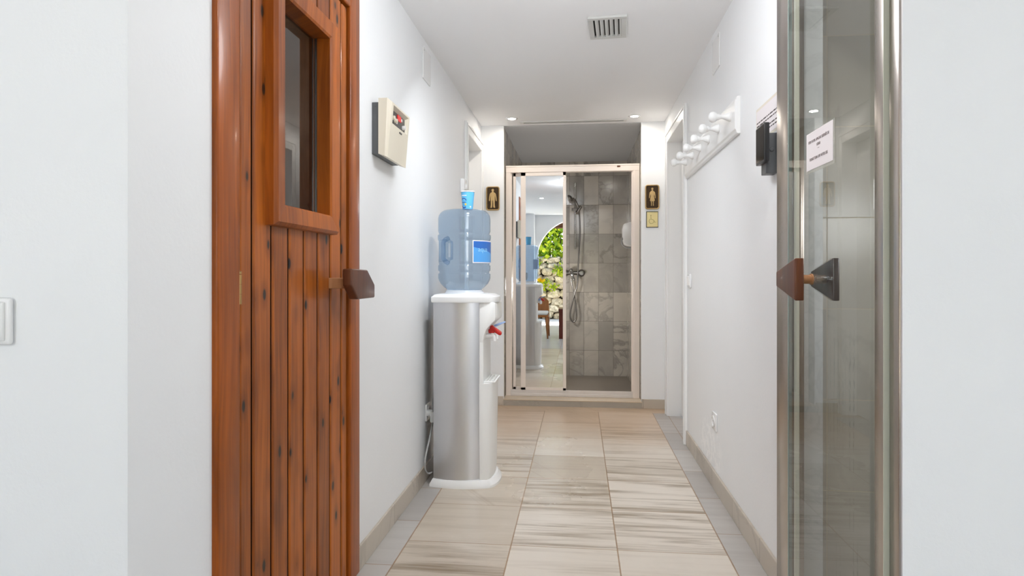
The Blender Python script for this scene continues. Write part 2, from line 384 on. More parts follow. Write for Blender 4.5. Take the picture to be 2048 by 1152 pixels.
# ------------------------------------------------------------ mesh helpers
class MB:
    def __init__(s): s.bm = bmesh.new()
    def box(s, x0, y0, z0, x1, y1, z1, bev=0, seg=2, mtx=None):
        xs = sorted((x0, x1)); ys = sorted((y0, y1)); zs = sorted((z0, z1))
        t = bmesh.new()
        bmesh.ops.create_cube(t, size=1)
        for v in t.verts:
            v.co = Vector((xs[0] if v.co.x < 0 else xs[1], ys[0] if v.co.y < 0 else ys[1], zs[0] if v.co.z < 0 else zs[1]))
        if bev: bmesh.ops.bevel(t, geom=t.edges[:], offset=bev, segments=seg, profile=.5, affect='EDGES')
        s.merge(t, mtx); return s
    def merge(s, t, mtx=None):
        if mtx: t.transform(mtx)
        me = bpy.data.meshes.new('tmp'); t.to_mesh(me); t.free(); s.bm.from_mesh(me); bpy.data.meshes.remove(me)
    def prism(s, pts, axis, a, b, bev=0, seg=2, smooth=False):
        """pts polygon in the two other axes (order: x->(y,z), y->(x,z), z->(x,y)), extruded from a to b"""
        t = bmesh.new()
        def P(p, h):
            return {'x': (h, p[0], p[1]), 'y': (p[0], h, p[1]), 'z': (p[0], p[1], h)}[axis]
        A = [t.verts.new(P(p, a)) for p in pts]; B = [t.verts.new(P(p, b)) for p in pts]
        n = len(pts)
        t.faces.new(A); t.faces.new(B[::-1])
        for i in range(n): t.faces.new((A[i], B[i], B[(i+1) % n], A[(i+1) % n]))
        bmesh.ops.recalc_face_normals(t, faces=t.faces[:])
        if bev: bmesh.ops.bevel(t, geom=t.edges[:], offset=bev, segments=seg, profile=.5, affect='EDGES')
        s.merge(t); return s
    def lathe(s, prof, mtx=None, n=32, cap=True):
        """prof [(r,z)] about z"""
        t = bmesh.new(); rings = []
        for r, z in prof:
            if r < 1e-5: rings.append([t.verts.new((0, 0, z))])
            else: rings.append([t.verts.new((r*math.cos(2*PI*i/n), r*math.sin(2*PI*i/n), z)) for i in range(n)])
        for a, b in zip(rings, rings[1:]):
            for i in range(n):
                j = (i+1) % n
                if len(a) == 1 and len(b) == 1: continue
                if len(a) == 1: t.faces.new((a[0], b[i], b[j]))
                elif len(b) == 1: t.faces.new((a[i], b[0], a[j]))
                else: t.faces.new((a[i], b[i], b[j], a[j]))
        if cap:
            for r in (rings[0], rings[-1]):
                if len(r) > 2: t.faces.new(r)
        bmesh.ops.recalc_face_normals(t, faces=t.faces[:])
        s.merge(t, mtx); return s
    def tube(s, pts, r, n=10):
        """tube along points; r float or list"""
        t = bmesh.new(); pts = [Vector(p) for p in pts]; rings = []
        rs = r if isinstance(r, (list, tuple)) else [r]*len(pts)
        up = Vector((0, 0, 1)); prev = None
        for i, p in enumerate(pts):
            d = (pts[min(i+1, len(pts)-1)]-pts[max(i-1, 0)]).normalized()
            if prev is None:
                a = d.cross(up if abs(d.z) < .95 else Vector((1, 0, 0))).normalized()
            else: a = (prev-d*prev.dot(d)).normalized()
            prev = a; b = d.cross(a)
            rings.append([t.verts.new(p+(a*math.cos(2*PI*k/n)+b*math.sin(2*PI*k/n))*rs[i]) for k in range(n)])
        for A, B in zip(rings, rings[1:]):
            for k in range(n): t.faces.new((A[k], B[k], B[(k+1) % n], A[(k+1) % n]))
        t.faces.new(rings[0]); t.faces.new(rings[-1])
        bmesh.ops.recalc_face_normals(t, faces=t.faces[:])
        s.merge(t); return s
    def build(s, name, mat, parent=None, smooth=False, angle=None, **props):
        me = bpy.data.meshes.new(name); s.bm.to_mesh(me); s.bm.free()
        mats = mat if isinstance(mat, (list, tuple)) else [mat]
        for m in mats: me.materials.append(m)
        if smooth or angle:
            for p in me.polygons: p.use_smooth = True
            if angle and hasattr(me, 'set_sharp_from_angle'): me.set_sharp_from_angle(angle=math.radians(angle))
        o = bpy.data.objects.new(name, me); COL.objects.link(o)
        if parent:
            o.parent = parent
            o.matrix_parent_inverse = Matrix.Translation(parent.location).inverted() if parent.rotation_euler.z == 0 else parent.matrix_basis.inverted()
        for k, v in props.items(): o[k] = v
        return o

def spline(pts, n=8):
    """Catmull-Rom through points"""
    P = [Vector(p) for p in pts]; P = [P[0]*2-P[1]]+P+[P[-1]*2-P[-2]]; out = []
    for i in range(1, len(P)-2):
        for k in range(n):
            t = k/n; a, b, c, d = P[i-1], P[i], P[i+1], P[i+2]
            out.append(.5*((2*b)+(c-a)*t+(2*a-5*b+4*c-d)*t*t+(3*b-a-3*c+d)*t**3))
    out.append(P[-2]); return out
def thing(name, label, cat, loc=(0, 0, 0), group=None):
    o = bpy.data.objects.new(name, None); COL.objects.link(o); o.location = loc; o.empty_display_size = .05
    o['label'] = label; o['category'] = cat
    if group: o['group'] = group
    return o
def tag(o, label, cat, group=None, kind=None):
    o['label'] = label; o['category'] = cat
    if group: o['group'] = group
    if kind: o['kind'] = kind
    return o
def struct(mb, name, mat, label=None, **k):
    o = mb.build(name, mat, **k); o['kind'] = 'structure'
    if label: o['label'] = label
    return o
def textmesh(body, size, align='CENTER', ext=.0002):
    c = bpy.data.curves.new('txt', 'FONT'); c.body = body; c.size = size; c.align_x = align; c.align_y = 'CENTER'; c.extrude = ext
    o = bpy.data.objects.new('txt', c); COL.objects.link(o)
    bpy.context.view_layer.update()
    me = bpy.data.meshes.new_from_object(o.evaluated_get(bpy.context.evaluated_depsgraph_get()))
    bpy.data.objects.remove(o); bm = bmesh.new(); bm.from_mesh(me); bpy.data.meshes.remove(me); return bm

# ------------------------------------------------------------ constants of the place
XL, XR, YB, ZC = -.765, .65, 4.87, 2.195
RX0, RX1, RY0 = -2.8, 2.8, -2.4           # the outer room
YFL, YFR = .9895, 1.22

# ------------------------------------------------------------ floor, ceiling, walls
b = MB(); b.box(RX0, RY0-.25, -.05, RX1, 4.875, 0)
struct(b, 'floor', M['floor'], 'cream marble floor of square tiles with brown joints')
b = MB(); b.box(RX0-.1, RY0-.25, ZC, RX1+.1, 6.6, ZC+.1)
struct(b, 'ceiling', M['ceiling'])
b = MB(); T = .12
b.box(XL-T, YFL, 0, XL, 1.235, ZC)
b.box(XL-T, 1.235, 1.965, XL, 2.065, ZC)
b.box(XL-T, 2.065, 0, XL, 4.20, ZC)
b.box(XL-T, 4.20, 1.99, XL, 4.80, ZC)
b.box(XL-T, 4.80, 0, XL, YB+.01, ZC)
b.box(RX0, YFL, 0, XL-T, YFL+T, ZC)
struct(b, 'wall_left', M['plaster'])
b = MB()
b.box(XR, 1.946, 0, XR+.058, 3.915, ZC)
b.box(XR, 3.915, 1.99, XR+.058, 4.63, ZC)
b.box(XR, 4.63, 0, XR+.058, YB+.01, ZC)
struct(b, 'wall_right', M['plaster'])
b = MB(); b.box(.592, YFR, 0, RX1, YFR+.07, ZC)
b.box(.592, YFR, 2.10, .66, 1.95, ZC)
struct(b, 'wall_front', M['plaster'])
b = MB(); b.box(XL-.05, YB, 0, -.587, YB+.012, ZC); b.box(.474, YB, 0, XR+.05, YB+.012, ZC)
struct(b, 'wall_back', M['plaster'])
# outer room
b = MB(); b.box(RX0-.1, RY0, 0, RX0, YFL+T, ZC); struct(b, 'wall_west', M['plaster'])
b = MB(); b.box(RX1, RY0, 0, RX1+.1, YFR+.07, ZC); struct(b, 'wall_east', M['plaster'])
# arch wall with an arched opening and two added windows for the fill lights
b = MB(); y0, y1 = RY0-.25, RY0
ax, ar, az = -.02, .823, 1.30
def arch_pts():
    pts = [(ax-ar, 0), (RX0, 0), (RX0, ZC), (ax, ZC)]
    arc = [(ax-ar*math.cos(t), az+ar*math.sin(t)) for t in [PI/2*(1-i/14) for i in range(15)]]
    return pts, arc
# left half: columns of quads between arc and ceiling
N = 28
for i in range(N):
    t0, t1 = PI*i/N, PI*(i+1)/N
    xa, za = ax-ar*math.cos(t0), az+ar*math.sin(t0); xb, zb = ax-ar*math.cos(t1), az+ar*math.sin(t1)
    b.prism([(xa, za), (xb, zb), (xb, ZC), (xa, ZC)], 'y', y0, y1)
xl, xr = ax-ar, ax+ar
b.box(-1.38, y0, 0, xl, y1, ZC); b.box(-2.52, y0, 0, -1.38, y1, .86); b.box(-2.52, y0, 1.98, -1.38, y1, ZC); b.box(RX0, y0, 0, -2.52, y1, ZC)
b.box(xr, y0, 0, 1.18, y1, ZC); b.box(1.18, y0, 0, 2.32, y1, .86); b.box(1.18, y0, 1.98, 2.32, y1, ZC); b.box(2.32, y0, 0, RX1, y1, ZC)
struct(b, 'wall_arch', M['plaster'], 'white wall with a round arch open to the garden')
b = MB(); b.box(-1.25, RY0, 0, -.865, RY0+.35, ZC); struct(b, 'wall_pillar', M['plaster'])
for i, (wx0, wx1) in enumerate(((-2.52, -1.38), (1.18, 2.32))):
    b = MB()
    for z in (.86, 1.94): b.box(wx0, y0+.08, z, wx1, y0+.12, z+.04)
    for x in (wx0, (wx0+wx1)/2-.02, wx1-.04): b.box(x, y0+.08, .86, x+.04, y0+.12, 1.98)
    w = struct(b, f'window_{i+1}', M['white'])  # unseen window, added to carry a fill light
    g = MB(); g.box(wx0+.01, y0+.095, .87, wx1-.01, y0+.1, 1.97); g.build('pane', M['glass_s'], w)

# skirting boards
def skirt(name, boxes, lab=None):
    b = MB()
    for q in boxes: b.box(*q, bev=.0015, seg=1)
    struct(b, name, M['skirt'], lab)
skirt('baseboard_left', [(XL, 2.068, 0, XL+.010, 4.13, .083)])
skirt('baseboard_right', [(XR-.010, 1.99, 0, XR, 3.855, .088)])
skirt('baseboard_back', [(XL, YB-.010, 0, -.589, YB, .072), (.476, YB-.010, 0, XR, YB, .072)])
b = MB(); b.box(-.589, 4.862, 0, .476, 5.06, .05)
struct(b, 'trim_1', M['curb'], 'grey marble step under the shower screen')
b = MB(); b.box(-.591, 4.858, .044, .478, 5.06, .052, bev=.002); struct(b, 'trim_2', M['curbtop'])

# shower enclosure
b = MB(); b.box(-.7, 6.5, -.1, .6, 6.58, ZC); b.box(-.70, 4.882, -.1, -.59, 6.5, ZC); b.box(.49, 4.882, -.1, .60, 6.5, ZC)
b.box(.476, 4.882, 0, .49, 4.985, ZC)
struct(b, 'wall_shower', M['shower'], 'polished grey marble tiles inside the shower')
b = MB(); b.box(-.59, 5.06, -.08, .49, 6.5, -.02); struct(b, 'floor_shower', M['tray'])
b = MB(); b.box(-.59, 4.884, ZC-.004, .49, 6.5, ZC); struct(b, 'ceiling_shower_shade', simple('dimmed_ceiling_tone', (.50, .51, .525), .7))  # ceiling greyed in its colour to imitate weaker light inside the shower

# ------------------------------------------------------------ shower screen with sliding mirror panels
scr = thing('shower_screen', 'cream framed sliding shower screen with mirrored panels above marble step', 'shower screen', (-.055, 5.01, .052))
FY0, FY1 = 4.99, 5.03
b = MB(); b.box(-.585, FY0, .052, -.545, FY1+.01, 1.90, .003); b.box(-.545, FY0+.012, .052, -.538, FY1+.01, 1.85)
b.build('side_frame', M['lacq'], scr)
b = MB(); b.box(.420, FY0, .052, .474, FY1+.01, 1.90, .003); b.box(.412, FY0+.012, .052, .421, FY1+.01, 1.85); b.box(.432, FY0-.004, .052, .440, FY0+.001, 1.85)
b.build('side_frame', M['lacq'], scr)
b = MB(); b.box(-.585, FY0-.002, 1.843, .474, FY1+.012, 1.899, .003); b.box(-.585, FY0-.005, 1.885, .474, FY0, 1.897, .002)
b.build('top_rail', M['lacq'], scr)
b = MB(); b.box(.298, FY0-.0035, 1.873, .324, FY0, 1.886, .003); b.build('rail_clip', M['walnut'], scr, label='small brown catch on the top rail')
b = MB(); b.box(-.545, FY0, .052, .421, FY1+.012, .075, .003); b.box(-.545, FY0+.004, .07, .421, FY0+.010, .104, .002)
b.build('bottom_rail', M['alu_dirty'], scr)
def panel(x0, x1, yc, stile_l, stile_r, name):
    f = MB(); z0, z1 = .10, 1.845; h = .009
    f.box(x0, yc-h, z0, x0+stile_l, yc+h, z1, .002); f.box(x1-stile_r, yc-h, z0, x1, yc+h, z1, .002)
    f.box(x0, yc-h, z1-.030, x1, yc+h, z1, .002); f.box(x0, yc-h, z0, x1, yc+h, z0+.022, .002)
    fo = f.build(name, M['lacq'], scr)
    g = MB(); g.box(x0+stile_l-.003, yc-.003, z0+.02, x1-stile_r+.003, yc+.003, z1-.028); g.build('mirror', M['mirror'], fo)
    return fo
panel(-.465, -.102, 5.003, .040, .026, 'sliding_panel')
panel(-.528, -.170, 5.024, .022, .026, 'sliding_panel')

# shower bar, mixer, hose
t = thing('shower_rail', 'chrome shower rail with hand shower and hose on grey marble wall', 'shower', (-.04, 6.5, 1.04))
b = MB(); b.tube([(-.04, 6.445, 1.285), (-.04, 6.445, 1.965)], .0115, 14)
for z in (1.30, 1.95): b.tube([(-.04, 6.5, z), (-.04, 6.44, z)], .011, 12)
b.build('rail', M['chrome'], t, angle=40)
b = MB(); b.box(-.068, 6.41, 1.675, -.005, 6.46, 1.705, .006); b.tube([(-.075, 6.43, 1.69), (.0, 6.43, 1.69)], .013, 12); b.tube([(-.02, 6.42, 1.66), (.02, 6.40, 1.72)], .016, 12)
b.build('slider', M['pewter'], t, angle=40)
b = MB(); b.tube(spline([(.004, 6.42, 1.64), (-.006, 6.41, 1.70), (-.03, 6.39, 1.76), (-.06, 6.36, 1.795)]), [.009]*8+[.010]*8+[.012]*9, 12)
mt = Matrix.Translation((-.085, 6.34, 1.80)) @ Matrix.Rotation(math.radians(55), 4, Vector((.35, 1, 0)).normalized())
b.lathe([(0, .016), (.018, .014), (.036, .002), (.038, -.010), (.030, -.014), (0, -.014)], mt, 20)
b.build('hand_shower', M['pewter'], t, angle=40)
hose = spline([(.004, 6.42, 1.65), (.010, 6.42, 1.45), (-.004, 6.42, 1.20), (-.012, 6.42, 1.04), (-.018, 6.41, .92), (-.045, 6.41, .83), (-.085, 6.42, .66), (-.088, 6.42, .585),
               (-.060, 6.42, .54), (-.028, 6.42, .575), (-.028, 6.42, .66), (-.052, 6.42, .83), (-.072, 6.42, .92), (-.080, 6.42, .99)], 10)
b = MB(); b.tube(hose, .0075, 8); b.build('hose', M['pewter'], t, smooth=True)
t = thing('shower_mixer', 'chrome shower mixer tap with round escutcheon low on marble wall', 'tap', (-.04, 6.5, 1.04))
for x in (-.165, .005):
    b = MB(); b.lathe([(0, .02), (.022, .02), (.026, .012), (.036, .004), (.038, 0)], Matrix.Translation((x+.02, 6.5, 1.04)) @ Matrix.Rotation(PI/2, 4, 'X'), 24)
    b.build('escutcheon', M['pewter'], t, angle=40)
b = MB(); b.tube([(-.15, 6.455, 1.04), (.03, 6.455, 1.04)], .020, 16); b.tube([(-.145, 6.49, 1.04), (-.145, 6.45, 1.04)], .014); b.tube([(.025, 6.49, 1.04), (.025, 6.45, 1.04)], .014)
b.lathe([(0, .012), (.012, .012), (.014, 0), (.020, 0), (.020, -.006)], Matrix.Translation((.025, 6.435, 1.04)) @ Matrix.Rotation(PI/2, 4, 'X'), 20)
b.build('valve_body', M['pewter'], t, angle=40)
b = MB(); b.tube(spline([(-.082, 6.42, 1.07), (-.078, 6.40, 1.05), (-.066, 6.38, 1.01), (-.048, 6.36, .965)]), [.024]*8+[.020]*8+[.013]*8+[.009], 14)
b.build('lever', M['chrome'], t, smooth=True)
# soap dispenser on the right shower wall
t = thing('soap_dispenser', 'white wall soap dispenser on the right marble wall of shower', 'soap dispenser', (.49, 5.8, 1.39))
b = MB(); pr = [(.49, 1.50), (.455, 1.502), (.405, 1.485), (.392, 1.44), (.396, 1.345), (.41, 1.30), (.44, 1.285), (.49, 1.28)]
b.prism(pr, 'y', 5.73, 5.86, .008, 3); b.build('body', M['plastic_w'], t, angle=40)
b = MB(); b.tube(spline([(.40, 5.745, 1.36), (.385, 5.74, 1.335), (.388, 5.74, 1.30), (.42, 5.745, 1.272), (.47, 5.75, 1.268)]), .007, 8); b.build('push_lever', M['greyp'], t, smooth=True)

# ------------------------------------------------------------ passage doors, left and right wall
def passage_door(side, ya, yb, num, label):
    """opening from ya to yb; architrave round it on the corridor face"""
    X = XL if side < 0 else XR; s = -side              # s points into the corridor
    aw, ap = .062, .018
    b = MB()
    b.box(X, ya-aw, 0, X+s*ap, ya+.006, 2.062, .004); b.box(X, yb-.006, 0, X+s*ap, yb+aw, 2.062, .004); b.box(X, ya+.006, 1.984, X+s*ap, yb-.006, 2.062, .004)
    b.box(X+s*ap, ya-aw+.006, 0, X+s*(ap+.006), ya-aw+.020, 2.05, .003); b.box(X+s*ap, yb+aw-.02, 0, X+s*(ap+.006), yb+aw-.006, 2.05, .003); b.box(X+s*ap, ya-aw+.020, 2.036, X+s*(ap+.006), yb+aw-.02, 2.05, .003)
    fr = b; d = .092
    fr.box(X+s*.002, ya-.004, 0, X-s*d, ya+.006, 1.99); fr.box(X+s*.002, yb-.006, 0, X-s*d, yb+.004, 1.99); fr.box(X+s*.001, ya+.006, 1.985, X-s*d, yb-.006, 1.994)
    o = struct(fr, f'trim_{num+2}', M['white'])
    b = MB(); b.box(X-s*.085, ya+.009, .008, X-s*.125, yb-.009, 1.980, .003)
    b.box(X-s*.080, ya+.12, 1.15, X-s*.086, yb-.12, 1.85, .004); b.box(X-s*.080, ya+.12, .2, X-s*.086, yb-.12, .95, .004)
    dr = struct(b, f'door_{num}', M['white_door'], label)
    b = MB(); yy = ya+.06; b.tube([(X-s*.084, yy, 1.0), (X-s*.045, yy, 1.0), (X-s*.04, yy+.02, 1.0), (X-s*.04, yy+.11, 1.0)], .009, 10)
    b.box(X-s*.078, yy-.02, .92, X-s*.084, yy+.02, 1.09, .002); b.build('door_handle', M['chrome'], dr, smooth=False)
    # dark closing behind the frame so no light leaks round the leaf
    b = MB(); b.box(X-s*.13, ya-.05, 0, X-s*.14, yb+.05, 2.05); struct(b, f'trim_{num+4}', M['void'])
passage_door(-1, 4.20, 4.80, 1, 'white panelled door set back in the left wall, beyond the water cooler')
passage_door(1, 3.915, 4.63, 2, 'white panelled door set back in the right wall, past the peg rail')

# ------------------------------------------------------------ sauna door in the left wall
sd = thing('sauna_door', 'varnished pine plank sauna door with framed glass window and pine frame', 'door', (XL, 1.65, 0))
b = MB()
fx = XL+.012
b.box(XL-.11, 1.236, 0, fx, 1.326, 2.02, .006, 3); b.box(XL-.11, 2.004, 0, fx, 2.093, 2.02, .006, 3); b.box(XL-.11, 1.32, 1.915, fx, 2.006, 2.02, .006, 3)
b.build('door_frame', M['pine_frame'], sd, angle=45)
# leaf of tongue and groove boards with the window cut out
LX = XL+.002
edges = [1.336, 1.395, 1.488, 1.580, 1.672, 1.764, 1.856, 1.946, 1.998]
WY0, WY1, WZ0, WZ1 = 1.510, 1.800, 1.205, 1.735      # opening of the window
b = MB()
for e0, e1 in zip(edges, edges[1:]):
    g = .010
    segs = [(e0, e1, .012, 1.905)]; hy0, hy1, hz0, hz1 = WY0-.006, WY1+.006, WZ0-.006, WZ1+.006
    if e1 > hy0 and e0 < hy1:
        segs = [(e0, e1, .012, hz0), (e0, e1, hz1, 1.905)]
        if e0 < hy0: segs.append((e0, hy0, hz0, hz1))
        if e1 > hy1: segs.append((hy1, e1, hz0, hz1))
    for a0, a1, z0, z1 in segs:
        l = a0+(g/2 if a0 == e0 else 0); r = a1-(g/2 if a1 == e1 else 0)
        b.prism([(LX-.02, l), (LX-.009, l), (LX-.0035, l) , (LX-.0012, l+.002 if a0 == e0 else l), (LX, l+.006 if a0 == e0 else l), (LX, r-.003 if a1 == e1 else r), (LX-.001, r-.001 if a1 == e1 else r), (LX-.009, r), (LX-.02, r)], 'z', z0, z1)
b.box(LX-.045, 1.334, .012, LX-.018, WY0-.006, 1.905); b.box(LX-.045, WY1+.006, .012, LX-.018, 2.0, 1.905); b.box(LX-.045, WY0-.006, .012, LX-.018, WY1+.006, WZ0-.006); b.box(LX-.045, WY0-.006, WZ1+.006, LX-.018, WY1+.006, 1.905)
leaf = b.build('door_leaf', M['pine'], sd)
# moulding with mitred corners
b = MB()
def mould(p, hgt):
    (ya, za), (yb, zb), (yc, zc), (yd, zd) = p
    t = bmesh.new()
    def ring(y, z, x): return t.verts.new((x, y, z))
    o1, o2, i2, i1 = [ring(*q, LX-.001) for q in ((ya, za), (yb, zb), (yc, zc), (yd, zd))]
    def lerp(a, b_, f): return (a[0]+(b_[0]-a[0])*f, a[1]+(b_[1]-a[1])*f)
    A, B_, C, D = p
    a2, b2, c2, d2 = ring(*lerp(A, D, .18), LX+hgt), ring(*lerp(B_, C, .18), LX+hgt), ring(*lerp(B_, C, .90), LX+hgt*.9), ring(*lerp(A, D, .90), LX+hgt*.9)
    m1, m2 = ring(*lerp(A, D, .02), LX+hgt*.7), ring(*lerp(B_, C, .02), LX+hgt*.7)
    e1, e2 = ring(*D, LX-.03), ring(*C, LX-.03); f1, f2 = ring(*D, LX+hgt*.75), ring(*C, LX+hgt*.75)
    for f in ((o1, o2, m2, m1), (m1, m2, b2, a2), (a2, b2, c2, d2), (d2, c2, f2, f1), (f1, f2, e2, e1)): t.faces.new(f)
    t.faces.new((o1, m1, a2, d2, f1, e1)); t.faces.new((o2, e2, f2, c2, b2, m2))
    bmesh.ops.recalc_face_normals(t, faces=t.faces[:])
    b.merge(t)
OY0, OY1, OZ0, OZ1 = 1.455, 1.862, 1.150, 1.792
H = .030
mould([(OY0, OZ0), (OY0, OZ1), (WY0, WZ1), (WY0, WZ0)], H)
mould([(OY1, OZ1), (OY1, OZ0), (WY1, WZ0), (WY1, WZ1)], H)
mould([(OY0, OZ1), (OY1, OZ1), (WY1, WZ1), (WY0, WZ1)], H)
mould([(OY1, OZ0), (OY0, OZ0), (WY0, WZ0), (WY1, WZ0)], H)
wf = b.build('window_frame', M['pine_win'], sd)
b = MB(); b.box(LX-.030, WY0-.004, WZ0-.004, LX-.024, WY1+.004, WZ1+.004); b.build('glass_pane', M['glass_s'], wf)
b = MB(); b.box(LX-.023, WY1-.004, WZ0, LX-.017, WY1-.0005, WZ1); b.build('glazing_bead', M['pewter'], wf)
# hinge
b = MB()
for z0, z1 in ((.985, 1.006), (1.007, 1.028), (.962, .984)): b.tube([(LX+.004, 1.331, z0), (LX+.004, 1.331, z1)], .0055, 10)
b.lathe([(0, 0), (.005, .002), (.005, .007), (0, .010)], Matrix.Translation((LX+.004, 1.331, 1.028)), 12)
b.build('hinge', M['brass'], sd, angle=40)
# handle: dark block on a pale bracket
b = MB(); b.box(LX-.002, 1.845, .985, -.688, 1.885, 1.018, .003); hb = b.build('handle_bracket', M['dowel'], sd, label='pale wooden bracket behind the handle')
b = MB(); b.prism([(1.80, 1.046), (1.94, 1.043), (2.01, .995), (2.01, .952), (1.855, .952), (1.80, .995)], 'x', -.702, -.672, .005, 3)
b.build('handle', M['walnut'], sd, angle=45, label='dark wooden handle block')
# sauna cabin interior
b = MB(); b.box(-2.3, YFL+T, 0, XL-T, 1.13, 2.1); b.box(-2.3, 2.6, 0, XL-T, 2.66, 2.1); b.box(-2.36, YFL+T, 0, -2.3, 2.66, 2.1); b.box(-2.36, YFL+T, 2.1, XL-T+.01, 2.66, 2.14); b.box(-2.36, YFL+T, -.03, XL-T+.01, 2.66, .0)
b.box(-2.28, 1.14, .85, -1.75, 2.59, .90); b.box(-2.28, 1.14, .45, -1.4, 2.59, .50)
struct(b, 'wall_sauna', M['sauna_in'])

# ------------------------------------------------------------ steam room door in the right wall
gx = .58
st = thing('steam_room_door', 'frameless glass steam room door in brown-tinted stainless steel frame, notice stuck on it', 'door', (gx, 1.58, 0))
b = MB(); b.box(.588, 1.828, 0, .628, 1.945, 2.10, .003); b.box(.600, 1.80, 0, .612, 1.828, 2.10, .002)
b.box(.588, 1.225, 0, .645, 1.262, 2.10, .002); b.box(.586, 1.264, 0, .645, 1.318, 2.10, .002); b.box(.588, 1.318, 2.02, .645, 1.83, 2.10, .002)
b.build('steel_frame', M['steel'], st, angle=40)
b = MB(); b.box(gx, 1.322, .012, gx+.008, 1.812, 2.02, .001, 1); b.build('glass_leaf', M['glass'], st)
b = MB(); b.box(gx-.001, 1.812, .012, gx+.009, 1.816, 2.02); b.build('glass_edge', simple('green_glass_edge', srgb(150, 164, 160), .15), st)
b = MB(); b.box(gx+.010, 1.790, .012, gx+.022, 1.800, 2.02, .002); b.build('door_seal', M['seal'], st)
b = MB(); b.box(gx-.0015, 1.2635, 0, gx+.01, 1.2645, 2.10); b.build('joint_strip', M['seal'], st)
b = MB(); b.prism([(1.60, .9725+.052), (1.60, .9725+.017-.06), (1.748, .9725+.020), (1.748, .9725+.052)], 'x', .527, .549)
b.bm.free(); b = MB()
zc = 1.03-(558.5-548)*1.58/1250
b.prism([(1.60, zc+.053), (1.60, zc-.053), (1.748, zc-.020), (1.748, zc+.020)], 'x', .527, .549, .0035, 3)
b.build('handle', M['walnut'], st, angle=45, label='dark wooden trapezoid handle')
b = MB(); b.tube([(.549, 1.635, zc), (gx, 1.635, zc)], .0115, 18); b.lathe([(0, .0), (.014, 0), (.014, .004), (0, .004)], Matrix.Translation((gx, 1.635, zc)) @ Matrix.Rotation(-PI/2, 4, 'Y'), 18)
b.build('handle_dowel', M['dowel'], st, angle=40)
b = MB(); b.tube([(gx+.008, 1.635, zc), (.617, 1.635, zc)], .008, 14); b.build('inner_rod', M['chrome'], st, angle=40)
b = MB(); b.prism([(1.60, zc+.053), (1.60, zc-.053), (1.748, zc-.020), (1.748, zc+.020)], 'x', .616, .632, .003, 3)
b.build('inner_handle', simple('brushed_grey_steel', (.20, .20, .205), .3, metal=.8), st, angle=45, label='grey metal trapezoid handle behind the glass')
# notice on the glass
n = thing('paper_notice', 'white laminated notice with grey text stuck on the glass door', 'notice', (gx, 1.585, 1.335))
b = MB(); b.box(gx-.0012, 1.494, 1.283, gx-.0004, 1.672, 1.386, .0003, 1); b.build('laminate', thin_glass('clear_laminate', (.9, .9, .88), 1.5, .05, .25, (.8, .78, .74)), n)
b = MB(); b.box(gx-.0020, 1.502, 1.291, gx-.0012, 1.668, 1.384); b.build('paper_sheet', M['paper'], n)
def wall_text(mb, body, size, xface, yc, zc, squeeze=1.0, face=-1):
    t = textmesh(body, size)
    if face < 0: m = Matrix(((0, 0, -1, xface), (-squeeze, 0, 0, yc), (0, 1, 0, zc), (0, 0, 0, 1)))
    else: m = Matrix(((0, 0, 1, xface), (squeeze, 0, 0, yc), (0, 1, 0, zc), (0, 0, 0, 1)))
    t.transform(m); mb.merge(t)
b = MB(); X = gx-.0023
wall_text(b, 'POR FAVOR APAGAR DESPUÉS DE', .0098, X, 1.588, 1.360, .88); wall_text(b, 'USAR', .0098, X, 1.588, 1.347)
wall_text(b, '—', .010, X, 1.588, 1.338); wall_text(b, 'PLEASE TURN OFF AFTER USE', .0098, X, 1.588, 1.316, .88)
b.build('lettering', M['ink'], n)
# steam room interior
b = MB(); b.box(.708, 2.17, 0, 1.9, 2.22, ZC); b.box(1.86, 1.29, 0, 1.9, 2.2, ZC); b.box(.70, 1.285, 0, 1.9, 1.30, ZC); b.box(.7085, 1.96, 0, .715, 2.17, ZC)
b.box(1.4, 1.30, 0, 1.86, 2.17, .45)
struct(b, 'wall_steam', M['steam'], 'pale stone tiles inside the steam room')
b = MB(); b.box(.6285, 1.922, 0, .712, 1.962, ZC); struct(b, 'trim_7', M['white_marble'], 'white veined marble reveal of the steam room doorway')
light('steam_room_fill', 'POINT', (1.15, 1.42, 1.25), 2.6, (.96, .98, 1), shadow_soft_size=.15)  # added light without a fixture, lifts the steam room tiles
light('shower_fill', 'POINT', (-.36, 5.75, .9), 5.0, (1, .97, .93), shadow_soft_size=.08)  # added light hidden behind the mirror panels, brightens the shower
light('sauna_fill', 'POINT', (-1.5, 2.3, 1.8), 1.6, (1, .95, .88), shadow_soft_size=.08)  # added dim light so the cabin behind the glass is not black

# ------------------------------------------------------------ water cooler, bottle, cup
CX, CY = -.575, 3.11
wc = thing('water_cooler', 'silver and white floor standing water cooler by the left wall', 'water cooler', (CX, CY, 0))
def plan(x0, x1, hy, bulge, n=10, r=.0):
    pts = []
    for i in range(n+1):
        f = i/n; pts.append((x0+(x1-x0)*f, CY-hy-bulge*(1-(2*f-1)**2)))
    return pts+[(x, 2*CY-y) for x, y in pts[::-1]]
b = MB(); b.prism(plan(-.705, -.478, .124, .024, 14), 'z', .030, .893); b.build('cabinet', M['silver'], wc, angle=30)
